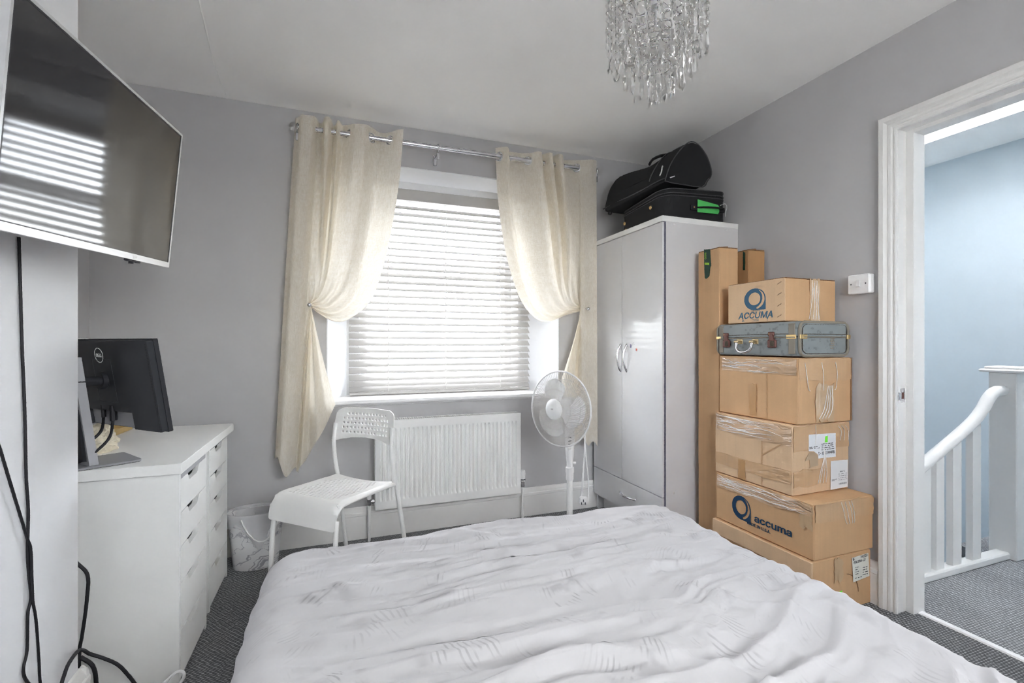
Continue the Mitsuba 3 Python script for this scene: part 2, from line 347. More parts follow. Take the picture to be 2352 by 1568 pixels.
# door lining, stops, architrave
def lining(y0, y1, z1, x0, x1, t):
    return cat([bx(x0, x1, y1, y1 + t, 0, z1 + t, .0015), bx(x0, x1, y0 - t, y0, 0, z1 + t, .0015), bx(x0, x1, y0, y1, z1, z1 + t, .0015)])
D1 = 'door_1'; labels[D1] = {'kind': 'structure', 'label': 'white painted open doorway to the landing'}
part(D1, 'jamb', lining(DY0, DY1, DZ, XR - .003, XR + .118, .02), 'trim_paint')
part(D1, 'door_stop', lining(DY0 + .028, DY1 - .028, DZ - .016, XR + .047, XR + .118, .028), 'trim_paint')
# moulded architrave swept round the opening (u = distance outward from the opening, w = projection)
prof = [(0.0, 0.0), (0.0, .010), (.004, .013), (.009, .013), (.012, .010), (.016, .010), (.020, .016), (.027, .018), (.034, .015), (.038, .017), (.044, .024), (.060, .025), (.064, .022), (.066, .016), (.066, 0.0)]
def architrave(xface, sgn):
    V, n = [], len(prof)
    for (yy, zz, du, dv) in ((DY1, 0, 1, 0), (DY1, DZ, 1, 1), (DY0, DZ, -1, 1), (DY0, 0, -1, 0)):
        for u, w in prof: V.append([xface - sgn * w, yy + du * u, zz + dv * u])
    F = []
    for k in range(3):
        for i in range(n):
            j = (i + 1) % n
            F += [[k * n + i, k * n + j, (k + 1) * n + j], [k * n + i, (k + 1) * n + j, (k + 1) * n + i]]
    m = tm(V, F); trimesh.repair.fix_normals(m); return m
part(D1, 'architrave', architrave(XR, 1), 'trim_paint', 35)
part(D1, 'architrave', architrave(XR + .11, -1), 'trim_paint', 35)
sp = cat([bx(XR + .012, XR + .040, DY1 - .0018, DY1 + .001, 0.862, 0.918, .0005), bx(XR - .004, XR + .014, DY1 - .004, DY1 + .001, 0.872, 0.903, .001)])
pk = part(D1, 'strike_plate', sp, 'mirror_chrome', label='small chrome strike plate')
part(pk, 'latch_hole', bx(XR + .018, XR + .032, DY1 - .0024, DY1 - .0015, 0.876, 0.902), 'rust_brown', False)
part(D1, 'threshold_strip', at(prism([(-.016, 0), (-.012, .005), (.012, .005), (.016, 0)], DY1 - DY0), (XR + .092, DY1, 0.0005), (1, 0, 0), (0, 0, 1)), 'gloss_trim')
# baseboards
bp = [(0, 0), (.018, 0), (.018, .128), (.021, .132), (.021, .146), (.016, .150), (.016, .156), (.012, .166), (.006, .176), (0, .178)]
def skirting(p0, p1, inward):
    p0, p1 = np.array(p0, float), np.array(p1, float)
    L = np.linalg.norm(p1 - p0); d = (p1 - p0) / L
    V = [[*(q + np.array(inward) * u), z] for q in (p0, p1) for u, z in bp]
    n = len(bp); F = []
    for i in range(n):
        j = (i + 1) % n; F += [[i, j, n + j], [i, n + j, n + i]]
    for i in range(1, n - 1): F += [[0, i, i + 1], [n, n + i + 1, n + i]]
    m = tm(V, F); trimesh.repair.fix_normals(m); return m
struct('baseboard_back', skirting((XL, YB), (XR, YB), (0, -1)), 'trim_paint', 'white moulded baseboard below the window', 35)
struct('baseboard_right', skirting((XR, DY1 + .067), (XR, YB), (-1, 0)), 'trim_paint', 'white moulded baseboard beside the boxes', 35)
def chim_skirt():
    a = skirting((CHX, 0.15), (CHX, CHY + .018), (1, 0))
    return cat([a, skirting((CHX + .018, CHY), (XL, CHY), (0, 1))])
struct('baseboard_chimney', chim_skirt(), 'trim_paint', 'white moulded baseboard round the chimney breast', 35)

# hall beyond the door
struct('floor_hall', cat([bx(2.245, 5.2, -1.2, 1.40, -0.12, 0.004), bx(3.18, 5.2, 1.40, 1.56, -.12, .004)]), 'lit_carpet', 'loop pile landing carpet, grey lightened to show the brighter light')
struct('wall_hall_far', bx(4.0, 4.12, -1.2, 2.7, -2.7, 2.5), 'hall_paint', 'pale blue landing wall')
struct('wall_hall_end', bx(2.26, 4.1, 2.6, 2.72, -2.7, 2.5), 'hall_paint', 'pale blue stairwell wall')
struct('wall_hall_near', bx(2.26, 4.1, -1.2, -1.08, -0.1, 2.5), 'hall_paint', 'pale blue landing wall near the camera')
struct('wall_stairwell', cat([bx(2.15, 2.26, 1.40, 2.7, -2.7, -0.0), bx(2.26, 4.0, 1.36, 1.40, -2.7, -.12)]), 'hall_paint', 'stairwell side wall')
struct('floor_stairwell', bx(2.2, 4.1, 1.36, 2.7, -2.8, -2.7), 'lit_carpet', 'stairwell floor')
hc = bx(2.26, 4.1, -1.2, 2.7, 2.38, 2.50)
struct('ceiling_hall', diff(hc, bx(3.08, 3.53, 0.35, 2.15, 2.3, 2.6)), 'ceiling_paint', 'white landing ceiling with a rooflight')
W2 = 'window_2'; labels[W2] = {'kind': 'structure', 'label': 'bright rooflight in the landing ceiling'}
part(W2, 'kerb', cat([bx(3.06, 3.08, .33, 2.17, 2.385, 2.62), bx(3.53, 3.55, .33, 2.17, 2.385, 2.62), bx(3.08, 3.53, .33, .35, 2.385, 2.62), bx(3.08, 3.53, 2.15, 2.17, 2.385, 2.62)]), 'gloss_trim', False)
part(W2, 'pane', bx(3.06, 3.55, .33, 2.17, 2.62, 2.624), 'glass', False)

# outside
struct('ground', bx(-30, 30, 3.3, 60, -3.0, -2.8), 'street', 'street outside')
def house():
    h = thing('house', 'pale terraced house with a slate roof seen through the blind', 'house')
    part(h, 'wall', bx(-9, 12, 18, 26, -2.8, 0.5), 'render_wall', False)
    part(h, 'roof', hull([[x, y, z] for x in (-9.3, 12.3) for y, z in ((17.6, .45), (26.4, .45), (22, 2.6))]), 'slate', False)
    for x in (-4.5, 2.2, 8.6): part(h, 'chimney_stack', bx(x, x + 1.2, 21.6, 22.5, 1.6, 3.4), 'render_wall', False)
    for x in np.arange(-7.5, 11, 3.1):
        for z in (-2.4, -1.0):
            w = part(h, 'window', bx(x, x + 1.1, 17.93, 18.02, z, z + 1.3), 'gloss_trim', False)
            part(w, 'pane', bx(x + .08, x + 1.02, 17.91, 17.935, z + .08, z + 1.22), 'far_glass', False)
house()
po = thing('utility_pole', 'dark pole outside seen through the right side of the blind', 'pole')
part(po, 'post', lathe([(0, -2.8), (.14, -2.8), (.11, 6.6), (0, 6.62)], 12, (5.44, 15.8, 0)), 'slate')
part(po, 'cross_arm', bx(4.9, 6.0, 15.72, 15.8, 6.2, 6.3), 'slate', False)

# ================================================================== BLIND
def blind():
    t = thing('venetian_blind', 'off-white wooden venetian blind filling the window between the curtains', 'blind')
    x0, x1, Yc = 0.072, 1.246, 3.005
    part(t, 'headrail', cat([bx(x0, x1, 2.975, 3.035, 2.012, 2.062, .004), bx(x0 - .002, x1 + .002, 2.967, 2.975, 1.995, 2.064, .003)]), 'slat_white')
    tilt = math.radians(37)
    sec = []                                   # slightly crowned slat section, inner edge low
    for u in np.linspace(-.025, .025, 9): sec.append((u, .0016 * (1 - (u / .025) ** 2) + .0013))
    for u in np.linspace(.025, -.025, 9): sec.append((u, .0016 * (1 - (u / .025) ** 2) - .0013))
    c, s = math.cos(tilt), math.sin(tilt)
    sec = [(u * c - w * s, u * s + w * c) for u, w in sec]
    m = at(prism(sec, x1 - x0), (x0, Yc, 0), (0, 1, 0), (0, 0, 1))
    zs = np.r_[0.826, 0.858, 0.895, np.arange(0.937, 1.99, 0.0425)]
    for z in zs:
        mm = m.copy(); mm.vertices = mm.vertices + [0, rng.normal(0, .0006), z + rng.normal(0, .0008)]
        part(t, 'slat', mm, 'slat_white', 40)
    part(t, 'bottom_rail', bx(x0, x1, 2.978, 3.032, .790, .808, .004), 'slat_white')
    for x in (.30, .66, 1.03):
        q = [[x + dx, y, z] for dx, y, z in ((0, 2.982, .80),)]
        segs = [cyl([x, 2.9815, .80], [x, 2.9815, 2.01], .0009, 6), cyl([x, 3.0285, .80], [x, 3.0285, 2.01], .0009, 6)]
        segs += [tube(catmull([[x, 2.9795, z - .014], [x + .0035, 2.977, z - .006], [x, 2.9795, z + .004]], 4), .0011, 5) for z in zs]
        part(t, 'ladder_cord', cat(segs), 'cord_white')
blind()

# ================================================================== CURTAINS AND POLE
def curtain(sgn, xo, knots, smax, s_split, C0, C1, hem0, hem1, label, tie):
    kn = np.array(knots); K = 260
    arc = catmull(kn, 14)
    d = np.r_[0, np.cumsum(np.linalg.norm(np.diff(arc, axis=0), axis=1))]
    uu = np.linspace(0, d[-1], K); s_ = np.interp(uu, d, arc[:, 0]); yo = np.interp(uu, d, arc[:, 1])
    M = 150; L = 1.87
    P = np.zeros((M, K, 3)); UV = np.zeros((M, K, 2))
    C0, C1 = np.array(C0, float), np.array(C1, float)
    for k in range(K):
        s = s_[k]; xh = xo + sgn * s
        zt = 2.290 + .006 * math.cos(k * .12)
        if s < s_split:
            f = s / s_split
            xb = tie['ob0'] + (tie['ob1'] - tie['ob0']) * f
            zz = np.linspace(zt, .455 + tie['zb'](f), M); w = (zt - zz) / (zt - .45)
            X = xh + (xb - xh) * w ** 0.9
            Y = 2.70 + yo[k] * (1 - .25 * w) - .012 * w + tie['yb'](f) * w
            P[:, k] = np.stack([X, Y, zz], 1)
        else:
            t = (s - s_split) / (smax - s_split); te = t ** tie.get('pow', 1.0)
            ctl = C0 + (C1 - C0) * te
            x_lin = ctl[0, 0]; n = len(ctl)
            for i in range(n): ctl[i, 0] += (xh - x_lin) * (1 - i / (n - 1)) ** 1.3
            ctl[0, 1] = zt
            he = np.array(hem0) + (np.array(hem1) - np.array(hem0)) * te
            path = catmull(ctl, 24)
            top_len = np.linalg.norm(np.diff(path, axis=0), axis=1).sum()
            rem = max(.1, L - top_len)
            e = path[-1]; down = np.array([he[0] - e[0], -abs(rem)])
            down *= rem / np.linalg.norm(down)
            low = np.stack([e + down * q + np.array([0, 0]) for q in np.linspace(.04, 1, 40)])
            bulge = np.sin(np.linspace(.04, 1, 40) * math.pi) * .010
            low[:, 0] += -sgn * bulge * (t - .5)
            full = np.vstack([path, low])
            dd = np.r_[0, np.cumsum(np.linalg.norm(np.diff(full, axis=0), axis=1))]
            q = np.linspace(0, dd[-1], M)
            X, Z = np.interp(q, dd, full[:, 0]), np.interp(q, dd, full[:, 1])
            w = np.clip(q / top_len, 0, 1); below = np.clip((q - top_len) / rem, 0, 1)
            Yt = 2.715 + (t - .5) * -.035
            Y = (2.70 + yo[k] * 1.15 * (1 - w ** 3)) * (1 - w ** 4) + Yt * w ** 4
            Y += -.045 * math.sin(math.pi * min(1, t * 1.15)) * np.sin(math.pi * np.clip(w, 0, 1)) ** 1.5
            Y += .010 * np.sin(t * 34) * np.exp(-((w - .93) / .16) ** 2) * (below == 0)
            Y += below ** .6 * (.032 * np.sin(t * 15 + .8) - .025 * t)
            P[:, k] = np.stack([X, Y, Z], 1)
        UV[:, k, 0] = uu[k]; UV[:, k, 1] = np.linspace(0, L, M)
    P[..., 1] = np.clip(P[..., 1], 2.60, 2.772)
    t_ = thing('curtain', label, 'curtain', None)
    part(t_, 'cloth', grid(P), 'curtain_linen', True, uv=UV.reshape(-1, 2))
    # hems: doubled side band on the inner edge
    zero = [i for i in range(len(kn)) if abs(kn[i, 1]) < 1e-6]
    for i in zero:
        s = kn[i, 0]; a = kn[max(0, i - 1)]; b = kn[min(len(kn) - 1, i + 1)]
        td = np.array([sgn * (b[0] - a[0]), b[1] - a[1], 0]); td /= np.linalg.norm(td)
        nn = np.cross(td, [0, 0, 1])
        part(t_, 'eyelet', lathe([(.0185, -.003), (.0205, -.0042), (.026, -.003), (.028, 0), (.026, .003), (.0205, .0042), (.0185, .003), (.0185, -.003)], 28, (xo + sgn * s, 2.70, 2.237), nn), 'chrome', 40)
    return t_
KL = [(0, .03), (.018, .005), (.032, -.042), (.06, -.05), (.088, -.044), (.103, -.008), (.112, .038), (.124, .038), (.134, .006), (.144, -.046), (.162, -.05), (.176, -.012), (.186, .036), (.197, .02), (.206, -.035), (.217, -.03), (.232, .028), (.268, 0), (.30, -.034), (.35, -.034), (.383, 0), (.43, .034), (.484, 0), (.52, -.026), (.552, -.032)]
curtain(+1, -.20, KL, .552, .128,
        C0=[(-.07, 2.29), (-.075, 2.02), (-.088, 1.75), (-.098, 1.55), (-.106, 1.44), (-.112, 1.385), (-.117, 1.355), (-.122, 1.335), (-.126, 1.318)],
        C1=[(.352, 2.29), (.33, 2.02), (.29, 1.75), (.244, 1.53), (.175, 1.336), (.065, 1.236), (-.012, 1.222), (-.085, 1.262), (-.122, 1.292)],
        hem0=(-.20, .42), hem1=(.0, .85), label='left cream linen eyelet curtain tied back beside the desk', tie=dict(pow=1.55, ob0=-.30, ob1=-.185, zb=lambda f: .05 - .10 * f + .03 * math.sin(f * 9), yb=lambda f: -.02 * math.sin(f * 6)))
KR = [(0, -.02), (.05, -.038), (.10, -.03), (.133, 0), (.185, .034), (.228, .028), (.243, -.02), (.262, -.045), (.284, -.042), (.296, .02), (.306, .038), (.317, .008), (.328, -.042), (.352, -.046), (.366, -.005), (.378, .012), (.392, -.022), (.43, -.034), (.474, 0), (.53, .034), (.59, .03), (.603, -.01), (.630, -.038), (.664, 0), (.681, .016)]
curtain(-1, 1.59, KR, .681, .12,
        C0=[(1.47, 2.29), (1.475, 2.0), (1.482, 1.7), (1.488, 1.52), (1.492, 1.43), (1.496, 1.39), (1.498, 1.365), (1.50, 1.345)],
        C1=[(.909, 2.29), (.927, 1.966), (.977, 1.653), (1.063, 1.39), (1.166, 1.265), (1.262, 1.243), (1.378, 1.284), (1.488, 1.315)],
        hem0=(1.455, .45), hem1=(1.33, .87), label='right cream linen eyelet curtain tied back beside the wardrobe', tie=dict(pow=1.35, ob0=1.595, ob1=1.47, zb=lambda f: -.02 + .05 * f + .02 * math.sin(f * 8), yb=lambda f: .02 * math.sin(f * 5)))
pole = thing('curtain_pole', 'chrome curtain pole with clear ball finials above the window', 'curtain pole')
part(pole, 'rod', cat([cyl([-.185, 2.70, 2.237], [.70, 2.70, 2.237], .0125, 20), cyl([.70, 2.70, 2.237], [1.60, 2.70, 2.237], .0145, 20)]), 'mirror_chrome')
for x, s in ((-.205, -1), (1.617, 1)):
    part(pole, 'finial', trimesh.creation.icosphere(subdivisions=3, radius=.021).apply_translation([x - s * -.004, 2.70, 2.237]), 'crystal', True, label='clear ball finial')
    part(pole, 'finial_cap', cyl([x - s * .032, 2.70, 2.237], [x - s * .014, 2.70, 2.237], .014, 20), 'chrome')
for x in (-.19, .553, 1.603):
    br = cat([cyl([x, 2.70, 2.205], [x, 2.785, 2.205], .006, 10), bx(x - .011, x + .011, 2.785, 2.80, 2.165, 2.225, .003), tube([[x + .016 * math.cos(a) * 0, 2.70 + .0165 * math.cos(a), 2.237 + .0165 * math.sin(a)] for a in np.linspace(0, 2 * math.pi, 17)[:-1]], .004, 8, closed=True), cyl([x, 2.70, 2.222], [x, 2.70, 2.196], .006, 10), bx(x - .008, x + .008, 2.692, 2.70, 2.165, 2.205, .002)])
    part(pole, 'bracket', br, 'chrome')
for x, z, lab in ((-.128, 1.302, 'small chrome holdback gathering the left curtain'), (1.502, 1.325, 'small chrome holdback gathering the right curtain')):
    hb = thing('curtain_holdback', lab, 'holdback')
    s = 1 if x < .5 else -1
    part(hb, 'arm', tube(catmull([[x, 2.80, z + .005], [x, 2.72, z + .005], [x + s * .0, 2.665, z + .004], [x - s * .0, 2.640, z]], 8), .0045, 10), 'chrome')
    part(hb, 'knob', trimesh.creation.icosphere(subdivisions=3, radius=.011).apply_translation([x, 2.632, z]), 'chrome', True)

# ================================================================== RADIATOR
def radiator():
    t = thing('radiator', 'white ribbed panel radiator below the window', 'radiator')
    x0, x1, z0, z1, yf = .203, 1.068, .185, .673, 2.700
    xs = np.linspace(x0, x1, 34 * 12 + 1); zs = np.r_[np.linspace(z0, z0 + .085, 18), np.linspace(z0 + .09, z1 - .075, 12), np.linspace(z1 - .07, z1, 16)]
    P = np.zeros((len(zs), len(xs), 3))
    for i, z in enumerate(zs):
        e = np.clip((z - z0 - .040) / .016, 0, 1) * np.clip((z1 - .045 - z) / .016, 0, 1)
        ph = ((xs - x0 - .02) / (x1 - x0 - .04) * 33) % 1.0
        g = np.exp(-((ph - .5) / .22) ** 4) * e * ((xs > x0 + .02) & (xs < x1 - .02))
        P[i, :, 0], P[i, :, 1], P[i, :, 2] = xs, yf + .012 * g, z
    front = grid(P[:, ::1])
    body = cat([bx(x0, x0 + .004, yf, yf + .075, z0 + .004, z1), bx(x1 - .004, x1, yf, yf + .075, z0 + .004, z1), bx(x0, x1, yf + .066, yf + .07, z0, z1 - .01), bx(x0, x1, yf, yf + .03, z0 - .004, z0 + .001)])
    part(t, 'panel', front, 'white_enamel', True)
    part(t, 'side_cover', body, 'white_enamel', False)
    gr = [bx(x0, x1, yf - .0015, yf + .004, z1 - .002, z1 + .003, .001), bx(x0, x1, yf + .068, yf + .074, z1 - .002, z1 + .003, .001)]
    gr += [bx(x, x + .006, yf + .002, yf + .070, z1 - .001, z1 + .0015) for x in np.arange(x0, x1, .0125)]
    part(t, 'top_grille', cat(gr), 'white_enamel', False)
    for x, trv in ((x0 - .030, False), (x1 + .028, True)):
        s = 1 if trv else -1; xe = x1 if trv else x0; z = z0 + (.035 if not trv else .04)
        v = part(t, 'valve', cat([cyl([xe - s * .004, 2.74, z], [x, 2.74, z], .008, 14), lathe([(0, -.02), (.011, -.02), (.013, -.012), (.011, -.004), (.012, .004), (.012, .016), (0, .016)], 16, (x, 2.74, z)), cyl([xe + s * .003, 2.74, z], [xe + s * .016, 2.74, z], .0125, 6)]), 'mirror_chrome')
        if trv:
            part(v, 'thermostat_head', lathe([(0, .016), (.017, .018), (.018, .026), (.0175, .032), (.0175, .072), (.015, .084), (.0, .088)], 24, (x, 2.74, z)), 'white_plastic')
            part(v, 'scale_ring', lathe([(.0179, .024), (.0187, .025), (.0187, .031), (.0179, .032)], 24, (x, 2.74, z)), 'grey_button')
        else:
            part(v, 'cap', lathe([(0, .014), (.012, .014), (.013, .02), (.0125, .04), (.010, .052), (0, .056)], 20, (x, 2.74, z)), 'white_plastic')
        part(t, 'pipe', cyl([x, 2.74, z - .018], [x, 2.74, 0], .0078, 14), 'white_enamel')
radiator()

# ================================================================== WARDROBE
def wardrobe():
    t = thing('wardrobe', 'glossy white two-door wardrobe with a bottom drawer, black cases on top', 'wardrobe')
    X0, X1, Y0, Y1, Zt = 1.648, 2.148, 2.06, 2.772, 1.785
    part(t, 'side_panel', bx(X0, X1, Y0, Y0 + .018, 0, Zt - .004, .001), 'wardrobe_side')
    part(t, 'side_panel', bx(X0, X1, Y1 - .018, Y1, 0, Zt - .004, .001), 'wardrobe_side')
    part(t, 'top_panel', bx(X0 - .025, X1, Y0 - .001, Y1 + .001, Zt - .030, Zt, .0015), 'white_lacquer')
    part(t, 'back_panel', bx(X1 - .006, X1, Y0 + .018, Y1 - .018, 0.02, Zt - .03), 'wardrobe_side', False)
    part(t, 'bottom_shelf', bx(X0 + .002, X1 - .006, Y0 + .018, Y1 - .018, .085, .103), 'wardrobe_side', False)
    part(t, 'plinth', bx(X0 + .045, X0 + .06, Y0 + .018, Y1 - .018, 0, .085), 'wardrobe_side', False)
    part(t, 'edge_gap', bx(X0 - .011, X0 + .001, Y0 + .003, Y1 - .003, .11, Zt - .031), 'wardrobe_edge', False)
    ym = 2.438
    def bow(x, y, z0, z1, horiz=False):
        n = 25; s = np.linspace(0, 1, n); out = x - .028 * np.sin(math.pi * s) ** .75
        pts = np.stack([out, np.full(n, y), z0 + (z1 - z0) * s], 1) if not horiz else np.stack([out, y + (z1 - y) * s, np.full(n, z0)], 1)
        r = .0048 + .0022 * np.abs(2 * s - 1) ** 3
        return tube(pts, r, 10)
    for (a, b, hy) in ((ym + .0012, Y1 - .002, 2.452), (Y0 + .002, ym - .0012, 2.386)):
        d = part(t, 'door', bx(X0 - .024, X0 - .011, a, b, .283, Zt - .034, .001), 'gloss_white')
        part(d, 'handle', bow(X0 - .022, hy, .935, 1.098), 'mirror_chrome', True, label='chrome bow handle')
    d = part(t, 'drawer', bx(X0 - .024, X0 - .011, Y0 + .002, Y1 - .002, .105, .279, .001), 'gloss_white')
    part(d, 'handle', bow(X0 - .022, 2.455, .198, 2.300, True), 'mirror_chrome', True, label='chrome bow handle')
    for (y, z) in ((2.06, 1.735), (2.06, 1.74)):
        pass
    for x in (1.70, 2.06):
        part(t, 'cover_cap', lathe([(0, .0012), (.005, .001), (.006, 0)], 14, (x, Y0, 1.742), (0, -1, 0)), 'wardrobe_side', True)
    part(t, 'cover_cap', lathe([(0, .0012), (.005, .001), (.006, 0)], 14, (1.70, Y0, .30), (0, -1, 0)), 'wardrobe_side', True)
    # stickers
    xs = X0 - .0244
    def st(poly, bs, lab):
        k = part(t, 'sticker', at(prism(poly, .0004), (xs + .0004, 0, 0), (0, -1, 0), (0, 0, 1)), bs, False, label=lab)
    star = [(-2.290 + (.0115 if i % 2 == 0 else .005) * math.sin(i * math.pi / 5 + .2), 1.068 + (.0115 if i % 2 == 0 else .005) * math.cos(i * math.pi / 5 + .2)) for i in range(10)]
    st(star, 'sticker_red', 'small red star sticker')
    st(sbox(-2.352, 1.078, -2.340, 1.098), 'sticker_purple', 'small purple rectangular sticker')
    st(unary_union([Point(-2.325, 1.100).buffer(.003), Point(-2.318, 1.107).buffer(.002), Point(-2.328, 1.092).buffer(.0022), Point(-2.312, 1.098).buffer(.0018)]), 'ink_grey', 'tiny grey specks sticker')
wardrobe()

# ================================================================== BLACK SUITCASE AND DUFFEL
def black_suitcase():
    t = thing('suitcase', 'black fabric suitcase with a green tag lying on the wardrobe', 'suitcase')
    x0, x1, y0, y1, zb = 1.668, 2.125, 2.105, 2.530, 1.787
    top = lambda x, y: 1.978 + .06 * (x - 1.9) - .10 * (y - 2.10)
    base = affinity.translate(rrect(x1 - x0, y1 - y0, .075, 10), (x0 + x1) / 2, (y0 + y1) / 2)
    def shell(levels):
        V, F, n = [], [], None
        for fz, inset in levels:
            ring = np.array(base.buffer(-inset, quad_segs=10).exterior.coords)[:-1]
            # equal point counts by angle resampling
            c = np.array([(x0 + x1) / 2, (y0 + y1) / 2]); ls = base.buffer(-inset).exterior
            k = 96; pts = np.array([ls.interpolate(i / k, normalized=True).coords[0] for i in range(k)])
            for q in pts: V.append([q[0], q[1], zb + (top(q[0], q[1]) - zb) * fz])
            n = k
        m = len(levels)
        for i in range(m - 1):
            for a in range(n):
                b = (a + 1) % n
                F += [[i * n + a, (i + 1) * n + a, (i + 1) * n + b], [i * n + a, (i + 1) * n + b, i * n + b]]
        cb, ct = len(V), len(V) + 1
        V += [[(x0 + x1) / 2, (y0 + y1) / 2, zb], [(x0 + x1) / 2, (y0 + y1) / 2, top((x0 + x1) / 2, (y0 + y1) / 2) + .004]]
        for a in range(n):
            b = (a + 1) % n; F += [[cb, a, b], [ct, (m - 1) * n + b, (m - 1) * n + a]]
        mm = tm(V, F); trimesh.repair.fix_normals(mm); return mm
    part(t, 'body', shell([(0, .01), (.05, .002), (.1, 0), (.74, 0), (.755, .004), (.77, .004), (.785, 0), (.86, 0), (.94, .004), (.985, .018), (1.0, .045)]), 'black_nylon', 40)
    def loop(fz, out):
        ls = base.buffer(out).exterior
        p = np.array([ls.interpolate(i / 120, normalized=True).coords[0] for i in range(120)])
        return [[q[0], q[1], zb + (top(*q) - zb) * fz] for q in p]
    for fz in (.72, .80, .925): part(t, 'piping', tube(loop(fz, .001), .0028, 6, closed=True), 'black_piping', True)
    for y, z in ((2.22, 1.872), (2.475, 1.842), (2.46, 1.803)):
        part(t, 'rivet', lathe([(0, .006), (.004, .006), (.006, .004), (.010, .003), (.011, 0)] if z > 1.81 else [(0, .004), (.005, .003), (.006, 0)], 18, (x0, y, z), (-1, 0, 0)), 'brass', 40, label='brass rivet')
    h = part(t, 'handle', cat([bx(1.845, 1.90, 2.094, 2.106, 1.846, 1.876, .002), tube(catmull([[1.885, 2.098, 1.861], [1.905, 2.082, 1.861], [1.94, 2.072, 1.862], [2.0, 2.070, 1.864], [2.045, 2.078, 1.866], [2.06, 2.097, 1.866]], 8), .012, 8, flat=.35), bx(2.04, 2.085, 2.094, 2.106, 1.852, 1.880, .002)]), 'rubber_black')
    part(h, 'rivet', lathe([(0, .003), (.004, .002), (.005, 0)], 14, (1.866, 2.094, 1.862), (0, -1, 0)), 'brass', 40)
    tag = [(1.885, 1.835), (2.032, 1.838), (2.04, 1.850), (2.04, 1.878), (2.032, 1.890), (1.96, 1.898), (1.887, 1.906)]
    g = part(t, 'luggage_tag', at(prism(tag, .0012), (0, 2.092, 0), (1, 0, 0), (0, 0, 1)), 'tag_green', False, label='green luggage tag')
    part(g, 'string', tube(catmull([[2.035, 2.080, 1.884], [2.062, 2.070, 1.893], [2.072, 2.066, 1.875], [2.062, 2.064, 1.85], [2.060, 2.066, 1.82]], 8), .0014, 6), 'paper_white', label='white tag string')
    return top
CASE_TOP = black_suitcase()

